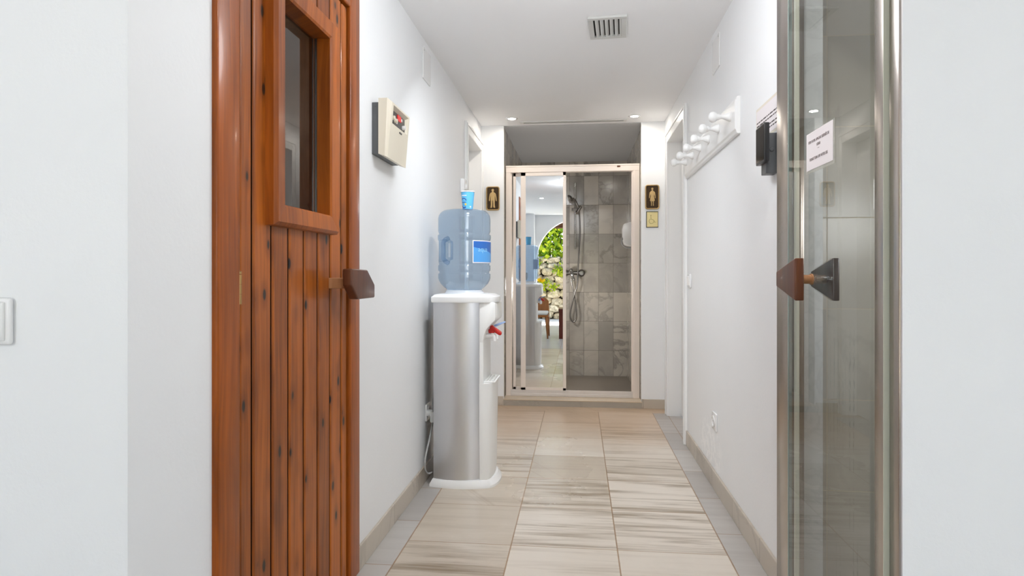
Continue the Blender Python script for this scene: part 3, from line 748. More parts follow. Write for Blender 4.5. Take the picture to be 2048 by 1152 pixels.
# plinth, flared
b = MB()
def loft(mb, sections):
    t = bmesh.new(); R = [[t.verts.new((x, y, z)) for x, y in pts] for pts, z in sections]
    n = len(R[0])
    for A, B in zip(R, R[1:]):
        for i in range(n): t.faces.new((A[i], A[(i+1) % n], B[(i+1) % n], B[i]))
    t.faces.new(R[0]); t.faces.new(R[-1][::-1]); bmesh.ops.recalc_face_normals(t, faces=t.faces[:]); mb.merge(t)
def rplan(x0, x1, hy, bulge, front, n=12):
    """outline with bulged sides and a rounded front at x1"""
    pts = []
    for i in range(n+1):
        f = i/n; pts.append((x0+(x1-x0)*f, CY-hy-bulge*math.sin(PI*min(f*1.0, 1))))
    fr = [(x1+front*math.cos(a), CY+hy*math.sin(a)) for a in [-PI/2+PI*k/12 for k in range(1, 12)]]
    top = [(x, 2*CY-y) for x, y in pts[::-1]]
    return pts+fr+top
loft(b, [(rplan(-.722, -.44, .140, .024, .052), 0), (rplan(-.722, -.44, .140, .024, .052), .012), (rplan(-.708, -.452, .128, .024, .046), .036), (rplan(-.70, -.46, .12, .02, .04), .037)])
b.build('plinth', M['plastic_w'], wc, angle=35)
# lower front, rounded
b = MB()
def fplan(xa, xf, hy, n=14):
    pts = [(xa, CY-hy)]
    for k in range(n+1):
        a = -PI/2+PI*k/n; pts.append((xa+.018+(xf-xa-.018)*max(0, math.cos(a))**.6, CY+hy*math.sin(a)))
    return pts+[(xa, CY+hy)]
loft(b, [(fplan(-.479, -.418, .128), .034), (fplan(-.479, -.414, .128), .10), (fplan(-.479, -.408, .130), .47), (fplan(-.479, -.406, .130), .500)])
b.build('lower_front', M['plastic'], wc, angle=40)
b = MB(); b.box(-.4795, CY-.129, .034, -.459, CY+.129, .893, .004); b.build('column', M['plastic'], wc)
# upper head: profile in x-z
prof = [(-.479, .893), (-.410, .893), (-.402, .885), (-.400, .82), (-.402, .806), (-.425, .785), (-.444, .762), (-.456, .735), (-.460, .70), (-.479, .70)]
b = MB(); b.prism(prof, 'y', CY-.130, CY+.130, .003, 2); b.build('tap_head', M['plastic'], wc, angle=35)
b = MB(); loft(b, [(rplan(-.712, -.43, .133, .022, .034), .892), (rplan(-.714, -.43, .135, .022, .036), .898), (rplan(-.714, -.43, .135, .022, .034), .918), (rplan(-.70, -.45, .12, .02, .030), .930), (rplan(-.68, -.50, .10, .012, .03), .934)])
b.lathe([(.105, .930), (.100, .934), (.093, .944), (.090, .950)], Matrix.Translation((CX, CY, 0)), 40)
b.build('top_cover', M['plastic_w'], wc, angle=35)
b = MB(); b.box(-.462, CY-.10, .500, -.404, CY+.10, .508, .003)
tr = b.build('drip_tray', M['plastic'], wc)
b = MB()
for i in range(7):
    for j in range(3): b.box(-.455+j*.017, CY-.09+i*.027, .508, -.445+j*.017, CY-.072+i*.027, .513, .001, 1)
b.build('grate', M['vent'], tr)
for s, mm, nm in ((-1, 'red', 'red hot water tap lever'), (1, 'blue', 'pale blue cold water tap lever')):
    y = CY+s*.048
    b = MB(); b.tube([(-.462, y, .725), (-.425, y, .725)], .012, 12); b.tube(spline([(-.432, y, .727), (-.420, y, .722), (-.418, y, .700)]), .011, 12); b.tube([(-.425, y, .73), (-.425, y, .742)], .010, 12)
    tp = b.build('tap', M['plastic_w'], wc, angle=40)
    b = MB(); b.box(-.445, y-.011, .738, -.415, y+.011, .758, .004)
    if s < 0: b.prism([(-.435, .775), (-.425, .778), (-.378, .742), (-.382, .728), (-.392, .728), (-.440, .758)], 'y', y-.011, y+.011, .004)
    else: b.prism([(-.435, .758), (-.430, .772), (-.375, .790), (-.370, .784), (-.420, .762)], 'y', y-.009, y+.009, .002)
    b.build('tap_lever', M[mm], tp, angle=40, label=nm)
b = MB()
for z in (.825, .837, .849): b.lathe([(0, 0), (.0025, 0), (.0025, .001), (0, .001)], Matrix.Translation((-.648, 2.9695, z-.0)) @ Matrix.Rotation(PI/2, 4, 'X'), 10)
b.build('screw', M['rubber'], wc)

# bottle
bt = thing('water_bottle', 'large blue translucent water bottle upside down on the cooler', 'bottle', (CX, CY, .95))
R = .1315
zp = [(.945, .070), (.953, .088), (.965, .103), (.980, .118), (.997, .1275), (1.010, R), (1.030, R), (1.036, R-.006), (1.042, R-.006), (1.048, R), (1.072, R), (1.078, R-.005), (1.086, R-.003), (1.092, R-.002),
      (1.110, R-.003), (1.150, R-.003), (1.195, R-.003), (1.203, R+.001), (1.212, R+.002), (1.224, R+.002), (1.230, R-.005), (1.238, R-.002), (1.246, R), (1.310, R), (1.325, R-.004), (1.338, R-.013), (1.347, R-.026), (1.351, R-.045), (1.353, R-.07), (1.353, 0.0)]
def catr(zp):
    out = []
    for (z0, r0), (z1, r1) in zip(zp, zp[1:]):
        n = max(1, int((z1-z0)/.003))
        for i in range(n): out.append((z0+(z1-z0)*i/n, r0+(r1-r0)*i/n))
    out.append(zp[-1]); return out
TH0 = -PI/2-math.radians(46)
bm = bmesh.new(); NA = 96; rings = []
def sm(e0, e1, v):
    t = max(0, min(1, (v-e0)/(e1-e0))); return t*t*(3-2*t)
for z, r in catr(zp):
    if r == 0: rings.append([bm.verts.new((CX, CY, z))]); continue
    rg = []
    for i in range(NA):
        th = 2*PI*i/NA; d = (th-TH0+PI) % (2*PI)-PI
        m = (1-sm(math.radians(17), math.radians(25), abs(d)))*sm(1.088, 1.104, z)*(1-sm(1.188, 1.204, z))
        rr = r-m*.042; rg.append(bm.verts.new((CX+rr*math.cos(th), CY+rr*math.sin(th), z)))
    rings.append(rg)
for A, B in zip(rings, rings[1:]):
    for i in range(NA):
        j = (i+1) % NA
        d = (2*PI*(i+.5)/NA-TH0+PI) % (2*PI)-PI
        if abs(d) < math.radians(11) and 1.112 < A[0].co.z < 1.182: continue
        if len(B) == 1: bm.faces.new((A[i], A[j], B[0]))
        else: bm.faces.new((A[i], A[j], B[j], B[i]))
bm.faces.new(rings[0][::-1])
b = MB(); b.bm.free(); b.bm = bm; b.build('bottle_shell', M['bottle'], bt, smooth=True)
b = MB(); th = TH0-math.radians(4); rr = R-.012
b.tube([(CX+(rr-q)*math.cos(th), CY+(rr-q)*math.sin(th), z) for q, z in ((.03, 1.084), (.01, 1.094), (0, 1.106), (0, 1.145), (0, 1.186), (.01, 1.198), (.03, 1.208))], .012, 14)
b.build('bottle_handle', M['bottle'], bt, smooth=True)
def wrap(mb, polys, rad, th0, cx=CX, cy=CY, n=1, out=.0):
    """polys: list of (u,v) lists, u metres along the surface, v height; rad may be a function of v"""
    for q in polys:
        vs = []
        for u, v in q:
            r = rad(v) if callable(rad) else rad
            a = th0+u/r; vs.append(mb.bm.verts.new((cx+(r+out)*math.cos(a), cy+(r+out)*math.sin(a), v)))
        mb.bm.faces.new(vs)
def strip(u0, u1, v0, v1, n=24):
    return [[(u0+(u1-u0)*i/n, v0), (u0+(u1-u0)*(i+1)/n, v0), (u0+(u1-u0)*(i+1)/n, v1), (u0+(u1-u0)*i/n, v1)] for i in range(n)]
A0 = -PI/2+math.radians(28)
LW = .20
b = MB(); wrap(b, strip(0, LW, 1.084, 1.194), R+.0012, A0); lb = b.build('bottle_label', M['paper'], bt, smooth=True)
b = MB()
for i in range(24):
    ua, ub = .004+(LW-.008)*i/24, .004+(LW-.008)*(i+1)/24
    va, vb = 1.158-.35*(ua-.02)**1*.6, 1.158-.35*(ub-.02)*.6
    wrap(b, [[(ua, va), (ub, vb), (ub, 1.190), (ua, 1.190)]], R+.0016, A0)
b.build('label_sky', M['lab_d'], lb, smooth=True)
b = MB()
for i in range(24):
    ua, ub = .004+(LW-.008)*i/24, .004+(LW-.008)*(i+1)/24
    va, vb = 1.158-.35*(ua-.02)**1*.6, 1.158-.35*(ub-.02)*.6
    wrap(b, [[(ua, 1.088), (ub, 1.088), (ub, vb), (ua, va)]], R+.0016, A0)
b.build('label_water', M['lab_l'], lb, smooth=True)
t = textmesh('aqua', .034, 'LEFT', 0)
for v in t.verts:
    u, w = v.co.x+.028, v.co.y+1.150; a = A0+u/R; v.co = ((R+.0022)*math.cos(a)+CX, (R+.0022)*math.sin(a)+CY, w)
b = MB(); b.merge(t); b.build('label_print', M['lab_t'], lb)

# cup
ux, uy, uz = -.556, 3.10, 1.3535
cp = thing('paper_cup', 'sky blue paper cup standing on top of the water bottle', 'cup', (ux, uy, uz))
cr = lambda v: .0255+(v-uz)*(.0335-.0255)/.086
b = MB(); b.lathe([(0, .003), (.0245, .003), (.0250, 0), (.0255, 0), (.0335, .086), (.0350, .087), (.0352, .090), (.0335, .091), (.0325, .088), (.0248, .006), (0, .006)], Matrix.Translation((ux, uy, uz)), 40)
b.build('cup_body', M['cupblue'], cp, angle=50)
b = MB(); b.lathe([(.0337, .0855), (.0354, .087), (.0356, .0905), (.0335, .0915), (.0325, .0895)], Matrix.Translation((ux, uy, uz)), 40, cap=False); b.build('cup_rim', M['paper'], cp, smooth=True)
def arc(cu, cv, r0, r1, a0, a1, n=14):
    P = lambda r, a: (cu+r*math.cos(a), cv+r*math.sin(a))
    return [[P(r0, a0+(a1-a0)*i/n), P(r1, a0+(a1-a0)*i/n), P(r1, a0+(a1-a0)*(i+1)/n), P(r0, a0+(a1-a0)*(i+1)/n)] for i in range(n)]
TC = -PI/2-math.radians(33); b = MB(); v0 = uz
wrap(b, arc(0, v0+.040, .0125, .0165, math.radians(10), math.radians(150)), cr, TC, ux, uy, out=.0006)
wrap(b, arc(0, v0+.020, .0105, .0155, math.radians(185), math.radians(320)), cr, TC, ux, uy, out=.0006)
wrap(b, strip(-.016, .012, v0+.033, v0+.0355, 10), cr, TC, ux, uy, out=.0006)
b.build('cup_logo', M['navy'], cp)
b = MB(); wrap(b, arc(.010, v0+.024, .0, .0055, 0, 2*PI, 12), cr, TC, ux, uy, out=.0007); b.build('logo_dot', M['yellow'], cp)
b = MB(); wrap(b, strip(-.012, .018, v0+.066, v0+.070, 10), cr, TC, ux, uy, out=.0006); b.build('cup_print', M['paper'], cp); b = MB(); wrap(b, arc(.034, v0+.012, .0, .004, 0, 2*PI, 10), cr, TC, ux, uy, out=.0006); b.build('cup_mark', M['paper'], cp)

# ------------------------------------------------------------ sockets, switches, cord
def plate(name, label, cat, x, y, z, s, w=.08, h=.08, kind='switch', group=None):
    """s: direction out of the wall along x"""
    t = thing(name, label, cat, (x, y, z), group)
    b = MB(); b.box(x, y-w/2, z-h/2, x+s*.009, y+w/2, z+h/2, .0035, 3); b.build('cover_plate', M['plastic_w'], t, angle=40)
    if kind == 'switch':
        b = MB(); b.prism([(x+s*.008, z-h*.34), (x+s*.013, z-h*.33), (x+s*.017, z+h*.30), (x+s*.008, z+h*.34)], 'y', y-w*.33, y+w*.33, .001); b.build('rocker', M['switchface'], t)
    else:
        b = MB(); b.lathe([(.028, 0), (.028, .006), (.022, .006), (.019, .001), (0, .001)], Matrix.Translation((x+s*.008, y, z)) @ Matrix.Rotation(s*PI/2, 4, 'Y'), 24); b.build('socket_ring', M['switchface'], t, angle=40)
        b = MB()
        for d in (-.0095, .0095): b.lathe([(0, 0), (.0025, 0), (.0025, .0005), (0, .0005)], Matrix.Translation((x+s*.0095, y+d, z)) @ Matrix.Rotation(s*PI/2, 4, 'Y'), 10)
        b.build('socket_hole', M['void'], t)
    return t
plate('light_switch', 'white light switch beside the right door, below the peg rail', 'light switch', XR, 3.765, .99, -1)
plate('wall_socket', 'white socket low on the right wall above the skirting', 'socket', XR, 3.08, .325, -1, .085, .085, 'socket')
plate('wall_socket', 'white socket low on the left wall behind the water cooler', 'socket', XL, 3.10, .335, 1, .085, .085, 'socket')
# thermostat beyond the cup
t = thing('thermostat', 'small white thermostat with a dial by the left door', 'thermostat', (XL, 4.03, 1.605))
b = MB(); b.box(XL, 3.985, 1.56, XL+.028, 4.075, 1.65, .005, 3); b.build('housing', M['plastic_w'], t, angle=40)
b = MB(); b.lathe([(0, .016), (.018, .015), (.022, 0)], Matrix.Translation((XL+.026, 4.04, 1.60)) @ Matrix.Rotation(PI/2, 4, 'Y'), 24); b.build('dial', M['switchface'], t, angle=40)
# switch on the wall facing the camera, at the left edge
t = thing('light_switch', 'white wide light switch on the near left wall, cut by picture edge', 'light switch', (-1.0, YFL, .948))
b = MB(); b.box(-1.058, YFL-.010, .907, -.976, YFL, .989, .006, 4); b.build('cover_plate', M['plastic_w'], t, angle=40)
b = MB(); b.box(-1.049, YFL-.014, .914, -.985, YFL-.008, .982, .003, 3); b.build('rocker', M['switchface'], t, angle=40)
# power cord of the cooler
t = thing('power_cord', 'grey power cord with white plug hanging behind the water cooler', 'cord', (XL+.02, 3.06, .33))
b = MB(); b.tube([(XL+.010, 3.07, .335), (XL+.045, 3.065, .335)], .017, 14); b.box(XL+.028, 3.045, .29, XL+.052, 3.08, .345, .006); b.build('plug', M['plastic_w'], t, angle=40)
c = spline([(XL+.042, 3.06, .30), (XL+.038, 2.99, .22), (XL+.034, 2.93, .15), (XL+.034, 2.925, .10), (XL+.042, 2.95, .07), (XL+.050, 2.995, .06)], 8)
b = MB(); b.tube(c, .0042, 8); b.tube(spline([(XL+.045, 3.06, .33), (XL+.046, 3.03, .40), (XL+.050, 3.05, .47), (XL+.052, 3.08, .44)], 8), .0042, 8); b.build('cable', M['greyp'], t, smooth=True)

# blank junction box covers
for s, X, y in ((1, XL, 3.08), (-1, XR, 3.05)):
    t = MB(); t.box(X, y-.075, 1.995, X+s*.006, y+.075, 2.15, .002)
    o = t.build('junction_box_cover', M['plastic_w'])
    tag(o, 'white blank cover plate high on the left wall' if s > 0 else 'white blank cover plate high on the right wall above peg rail', 'cover plate')
    t = MB(); t.lathe([(0, .001), (.003, .001), (.003, 0)], Matrix.Translation((X+s*.006, y-.06, 2.135)) @ Matrix.Rotation(s*PI/2, 4, 'Y'), 8); t.build('screw', M['pewter'], o)

# ------------------------------------------------------------ sauna controller
t = thing('sauna_controller', 'cream sauna control box with red display on the left wall', 'controller', (XL, 2.38, 1.57))
b = MB(); b.box(XL, 2.252, 1.475, XL+.028, 2.505, 1.668, .002); b.lathe([(0, 0), (.003, 0), (.003, .002), (0, .002)], Matrix.Translation((XL+.012, 2.252, 1.655)) @ Matrix.Rotation(PI/2, 4, 'X'), 10)
b.build('back_box', M['charcoal'], t)
z0, z1 = 1.464, 1.682; Y0, Y1 = 2.248, 2.512
b = MB()
tt = bmesh.new()
def V(x, y, z): return tt.verts.new((x, y, z))
A = [V(XL+.026, Y0, z0+.012), V(XL+.026, Y1, z0+.012), V(XL+.026, Y1, z1), V(XL+.026, Y0, z1)]
Bv = [V(XL+.050, Y0, z0+.004), V(XL+.050, Y1, z0+.004), V(XL+.060, Y1, z1), V(XL+.060, Y0, z1)]
Cv = [V(XL+.058, Y0+.010, z0), V(XL+.058, Y1-.010, z0), V(XL+.076, Y1-.012, z1-.012), V(XL+.076, Y0+.012, z1-.012)]
for P_, Q_ in ((A, Bv), (Bv, Cv)):
    for i in range(4): tt.faces.new((P_[i], P_[(i+1) % 4], Q_[(i+1) % 4], Q_[i]))
tt.faces.new(A[::-1])
# recess in the front
D = [V(XL+.0705, Y0+.028, 1.594), V(XL+.0705, Y1-.028, 1.594), V(XL+.0765, Y1-.028, 1.662), V(XL+.0765, Y0+.028, 1.662)]
E = [V(XL+.060, Y0+.036, 1.602), V(XL+.060, Y1-.036, 1.602), V(XL+.060, Y1-.036, 1.654), V(XL+.060, Y0+.036, 1.654)]
for P_, Q_ in ((Cv, D), (D, E)):
    for i in range(4): tt.faces.new((P_[i], P_[(i+1) % 4], Q_[(i+1) % 4], Q_[i]))
tt.faces.new(E)
bmesh.ops.recalc_face_normals(tt, faces=tt.faces[:]); b.merge(tt); b.build('cover', M['cream'], t)
b = MB(); b.box(XL+.058, Y0+.038, 1.603, XL+.0625, Y1-.040, 1.652); pn = b.build('control_panel', M['black'], t)
b = MB(); b.box(XL+.062, 2.368, 1.628, XL+.0655, 2.412, 1.649); b.build('display', M['red_led'], pn)
b = MB(); b.box(XL+.062, 2.415, 1.634, XL+.065, 2.430, 1.644); b.build('indicator', M['plastic'], pn); b = MB(); b.box(XL+.062, 2.345, 1.610, XL+.066, 2.36, 1.622); b.build('button', M['plastic'], pn)
for y, z, r, m in ((2.298, 1.620, .008, 'cream'), (2.330, 1.616, .008, 'cream'), (2.440, 1.614, .009, 'plastic_w')):
    b = MB(); b.lathe([(r, 0), (r, .010), (r*.85, .013), (0, .013)], Matrix.Translation((XL+.062, y, z)) @ Matrix.Rotation(PI/2, 4, 'Y'), 20); b.build('knob', M[m], pn, angle=40)
b = MB(); b.box(XL+.069, 2.372, 1.577, XL+.0715, 2.402, 1.583); b.build('maker_badge', M['black'], t)

# ------------------------------------------------------------ peg rail on the right wall
t = thing('peg_rail', 'long white wooden peg rail with six turned pegs on right wall', 'coat rack', (XR, 3.23, 1.68))
b = MB(); pf = [(XR, 1.600), (XR-.014, 1.600), (XR-.017, 1.606), (XR-.017, 1.612), (XR-.023, 1.618), (XR-.023, 1.733), (XR-.017, 1.739), (XR-.017, 1.745), (XR-.012, 1.752), (XR, 1.752)]
b.prism(pf, 'y', 2.612, 3.835, .0015, 1); b.build('board', M['white'], t)
for i in range(6):
    y = 2.685+.214*i
    b = MB(); b.lathe([(0, -.002), (.019, -.002), (.020, .006), (.017, .012), (.0145, .018), (.010, .028), (.0085, .036), (.010, .044), (.014, .050), (.0125, .053), (.019, .060), (.0225, .068), (.0225, .074), (.019, .082), (.011, .088), (0, .090)],
        Matrix.Translation((XR-.023, y, 1.685)) @ Matrix.Rotation(-PI/2, 4, 'Y'), 28)
    b.build('peg', M['white'], t, smooth=True)

# ------------------------------------------------------------ black keypad and notice behind it on right wall
t = thing('wall_control', 'black wall control unit mounted over the paper notice', 'control unit', (XR, 2.15, 1.44))
b = MB(); b.box(XR, 2.135, 1.362, .612, 2.19, 1.495, .002); b.lathe([(0, .004), (.006, .003), (.008, 0)], Matrix.Translation((XR-.02, 2.135, 1.44)) @ Matrix.Rotation(PI/2, 4, 'X'), 14); b.build('bracket', M['charcoal'], t, angle=40)
b = MB(); b.box(.613, 2.098, 1.395, .596, 2.196, 1.522, .003, 3); b.build('screen_body', M['black'], t, angle=40)
b = MB(); b.box(.5961, 2.103, 1.402, .5953, 2.191, 1.516); b.build('screen', simple('dark_glossy_screen', (.015, .012, .01), .08), t)
n = thing('paper_notice', 'yellowed laminated notice with dark printed lines behind black control unit', 'notice', (XR, 2.2, 1.57))
b = MB(); b.box(XR, 2.02, 1.505, XR-.0008, 2.385, 1.632); b.build('laminate', M['film'], n)
b = MB(); b.box(XR-.0008, 2.03, 1.515, XR-.0014, 2.378, 1.622); b.build('paper_sheet', M['paper'], n)
b = MB(); random.seed(3)
for z, ya, yb in ((1.578, 2.375, 2.06), (1.566, 2.375, 2.08), (1.545, 2.29, 2.05), (1.533, 2.28, 2.05)):
    y = ya
    while y > yb:
        L = random.choice((.012, .018, .026, .034)); b.box(XR-.0014, y, z-.0022, XR-.0017, max(y-L, yb), z+.0022); y -= L+.006
b.build('printed_lines', M['ink2'], n)

# ------------------------------------------------------------ brass figure plaques and wheelchair plate on back wall
def plaque(xc, zc, man, label):
    t = thing('brass_plaque', label, 'plaque', (xc, YB, zc))
    w, h = .052, .0925
    def rr(w, h, r, n=5):
        P = []
        for cx_, cz_, a in ((w-r, h-r, 0), (-w+r, h-r, 90), (-w+r, -h+r, 180), (w-r, -h+r, 270)):
            for k in range(n+1):
                q = math.radians(a+90*k/n); P.append((xc+cx_+r*math.cos(q), zc+cz_+r*math.sin(q)))
        return P
    b = MB(); b.prism(rr(w, h, .018), 'y', YB-.012, YB-.0005); b.build('ground', M['gold_dk'], t)
    b = MB(); o, i = rr(w+.001, h+.001, .018), rr(w-.007, h-.007, .012)
    tb = bmesh.new(); n = len(o)
    L = [[tb.verts.new((p[0], y, p[1])) for p in q] for q, y in ((o, YB-.001), (o, YB-.014), ([(a[0]*.5+c[0]*.5, a[1]*.5+c[1]*.5) for a, c in zip(o, i)], YB-.018), (i, YB-.014), (i, YB-.010))]
    for A_, B_ in zip(L, L[1:]):
        for k in range(n): tb.faces.new((A_[k], A_[(k+1) % n], B_[(k+1) % n], B_[k]))
    bmesh.ops.recalc_face_normals(tb, faces=tb.faces[:]); b.merge(tb); b.build('rim', M['gold'], t, angle=40)
    half_m = [(0, .073), (.008, .072), (.0095, .060), (.006, .052), (.006, .048), (.017, .043), (.024, .034), (.029, .008), (.031, -.020), (.027, -.023), (.023, -.018), (.020, .008), (.0165, .020), (.0165, -.012), (.0155, -.050), (.018, -.066), (.020, -.074), (.006, -.074), (.004, -.064), (.002, -.020), (0, -.014)]
    half_w = [(0, .070), (.0065, .069), (.008, .060), (.0045, .052), (.004, .048), (.013, .042), (.020, .034), (.024, .010), (.0245, -.010), (.020, -.010), (.0165, .008), (.0125, .020), (.0115, .008), (.017, -.020), (.018, -.030), (.012, -.032), (.0095, -.050), (.011, -.068), (.0035, -.068), (.003, -.034), (0, -.034)]
    hf = half_m if man else half_w
    pts = [(xc+a, zc+c) for a, c in hf]+[(xc-a, zc+c) for a, c in hf[::-1] if a > 0]
    b = MB(); b.prism(pts, 'y', YB-.020, YB-.010, .0012, 1); b.build('figure', M['gold'], t)
plaque(-.672, 1.623, True, 'rectangular brass plaque with a man in relief, left of shower')
plaque(.556, 1.618, False, 'rectangular brass plaque with a woman in relief, right of shower')
t = thing('wheelchair_plate', 'pale gold square wheelchair sign below the woman plaque', 'sign', (.556, YB, 1.455))
xc, zc2 = .556, 1.447
b = MB(); b.box(xc-.045, YB-.006, zc2-.062, xc+.045, YB, zc2+.062, .001); b.build('backing', M['rubber'], t)
b = MB(); b.box(xc-.040, YB-.009, zc2-.057, xc+.042, YB-.006, zc2+.057, .001); b.build('face', M['gold_pl'], t)
b = MB()
def ringp(cx_, cz_, r, w, a0, a1, n=18):
    P = [(cx_+r*math.cos(a), YB-.0092, cz_+r*math.sin(a)) for a in [math.radians(a0+(a1-a0)*k/n) for k in range(n+1)]]
    b.tube(P, w, 6)
ringp(xc-.006, zc2-.014, .018, .0022, 110, 370); b.tube([(xc-.010, YB-.0092, zc2+.022), (xc-.008, YB-.0092, zc2+.002), (xc+.010, YB-.0092, zc2-.004), (xc+.020, YB-.0092, zc2-.022), (xc+.028, YB-.0092, zc2-.020)], .0022, 6)
b.lathe([(0, .001), (.005, 0)], Matrix.Translation((xc-.010, YB-.009, zc2+.030)) @ Matrix.Rotation(PI/2, 4, 'X'), 12)
b.build('wheelchair_symbol', M['gold_ln'], t)

# ------------------------------------------------------------ ceiling: vents and downlights
t = thing('ceiling_vent', 'square white air vent with slats in the corridor ceiling', 'vent', (.134, 2.97, ZC))
t.rotation_euler = (0, 0, math.radians(-4)); MR = Matrix.Translation((.134, 2.97, 0)) @ Matrix.Rotation(math.radians(-4), 4, 'Z')
b = MB(); W, L, w = .088, .128, .024; z0, z1 = ZC-.012, ZC
for q in ((-W, -L, W, -L+w), (-W, L-w, W, L), (-W, -L+w, -W+w, L-w), (W-w, -L+w, W, L-w)): b.box(q[0], q[1], z0, q[2], q[3], z1, .002, mtx=MR)
fr = b.build('frame', M['vent'], t)
b = MB(); b.box(-W+w, -L+w, ZC-.0015, W-w, L-w, ZC-.0005, mtx=MR); b.build('duct', M['void'], t)
for i in range(6):
    x = -W+w+.014+i*.0222
    b = MB(); tb = bmesh.new()
    vs = [tb.verts.new(p) for p in ((x-.006, -L+w, ZC-.012), (x+.009, -L+w, ZC-.003), (x+.009, L-w, ZC-.003), (x-.006, L-w, ZC-.012), (x-.0045, -L+w, ZC-.0128), (x+.0105, -L+w, ZC-.0038), (x+.0105, L-w, ZC-.0038), (x-.0045, L-w, ZC-.0128))]
    for f in ((0, 1, 2, 3), (4, 7, 6, 5), (0, 4, 5, 1), (3, 2, 6, 7), (0, 3, 7, 4), (1, 5, 6, 2)): tb.faces.new([vs[k] for k in f])
    b.merge(tb, MR); b.build('slat', M['vent'], t)
t = thing('linear_vent', 'long narrow air slot in the ceiling before the shower', 'vent', (-.045, 4.8, ZC))
b = MB()
for q in ((-.45, 4.752, .36, 4.770), (-.45, 4.806, .36, 4.824), (-.45, 4.770, -.425, 4.806), (.335, 4.770, .36, 4.806)): b.box(q[0], q[1], ZC-.007, q[2], q[3], ZC, .0015)
b.build('frame', M['plastic'], t)
b = MB(); b.box(-.426, 4.770, ZC-.0025, .336, 4.806, ZC-.001); b.build('slot', M['charcoal'], t)
b = MB(); b.box(-.426, 4.782, ZC-.006, .336, 4.786, ZC-.002); b.box(-.426, 4.792, ZC-.006, .336, 4.796, ZC-.002); b.build('blade', M['vent'], t)
def downlight(x, y, energy, label, spot=True, col=(1, .93, .84)):
    t = thing('downlight', label, 'ceiling light', (x, y, ZC), 'recessed ceiling downlights')
    b = MB(); b.lathe([(.028, -.001), (.030, -.006), (.040, -.006), (.045, -.002), (.045, 0)], Matrix.Translation((x, y, ZC)), 32, cap=False); b.build('bezel', M['plastic_w'], t, angle=40)
    b = MB(); b.lathe([(.0295, -.003), (0, -.0035)], Matrix.Translation((x, y, ZC)), 32, cap=False); b.build('lens', M['glow'], t)
    l = light('downlight_lamp', 'AREA', (x, y, ZC-.008), energy, col, shape='DISK', size=.055)
    l.parent = t; l.matrix_parent_inverse = Matrix.Translation(t.location).inverted()
downlight(-.50, 4.65, .9, 'round ceiling downlight left of the long air slot')
downlight(.406, 4.67, .9, 'round ceiling downlight right of the long air slot')
downlight(.41, 1.26, 3, 'unseen ceiling downlight added near the steam room door', col=(1, .97, .93))  # out of view, added to brighten the near end of the corridor
downlight(-.57, .45, .35, 'round ceiling downlight of the near room, seen in the mirror', col=(1, .97, .93))

# ------------------------------------------------------------ chair and low table by the camera, seen in the mirror
ch = thing('garden_chair', 'low teak chair with curved back and white cushion, seen in the shower mirror', 'chair', (-.74, -.2, 0))
b = MB()
xs0, xs1 = -1.0, -.485
b.box(xs0, -.40, .335, xs1, .05, .375, .008); b.build('seat_frame', M['teak'], ch)
b = MB(); b.box(xs0+.015, -.38, .375, xs1-.012, .055, .425, .020, 4); b.build('cushion', M['cushion'], ch, smooth=True)
for x, y in ((xs0+.03, .02), (xs1-.03, .02), (xs0+.03, -.38), (xs1-.03, -.38)):
    ox = -.02 if x < -.74 else .02
    b = MB(); b.tube([(x, y, .37), (x+ox*.4, y+.02*(1 if y > -.1 else -1), .19), (x+ox, y+.045*(1 if y > -.1 else -1), 0)], [.030, .020, .011], 12); b.build('leg', M['teak'], ch, smooth=True)
# curved backrest shell
tb = bmesh.new(); n = 18; F, Bk = [], []
for j in range(9):
    v = j/8; rf, rb = [], []
    for i in range(n+1):
        u = -1+2*i/n; hw = .255-.012*v
        z = .37+v*(.29-.075*abs(u)**3.5); x = -.7425+u*hw; y = -.41+.10*abs(u)**2.2-.05*v
        rf.append(tb.verts.new((x, y, z))); rb.append(tb.verts.new((x, y-.018, z)))
    F.append(rf); Bk.append(rb)
for j in range(8):
    for i in range(n):
        tb.faces.new((F[j][i], F[j][i+1], F[j+1][i+1], F[j+1][i])); tb.faces.new((Bk[j][i], Bk[j+1][i], Bk[j+1][i+1], Bk[j][i+1]))
for i in range(n): tb.faces.new((F[8][i], F[8][i+1], Bk[8][i+1], Bk[8][i])); tb.faces.new((F[0][i], Bk[0][i], Bk[0][i+1], F[0][i+1]))
for j in range(8): tb.faces.new((F[j][0], F[j+1][0], Bk[j+1][0], Bk[j][0])); tb.faces.new((F[j][n], Bk[j][n], Bk[j+1][n], F[j+1][n]))
bmesh.ops.recalc_face_normals(tb, faces=tb.faces[:]); b = MB(); b.merge(tb); b.build('backrest', M['teak'], ch, smooth=False)
tt_ = thing('low_table', 'low dark red wooden table standing beside the teak chair, seen in the shower mirror', 'table', (0, -.2, 0))
b = MB(); b.box(-.325, -.47, .44, .30, .07, .475, .006); b.build('table_top', M['redwood'], tt_)
for x, y in ((-.285, .03), (.26, .03), (-.285, -.43), (.26, -.43)):
    b = MB(); b.box(x-.032, y-.032, 0, x+.032, y+.032, .442, .005); b.build('leg', M['redwood'], tt_)

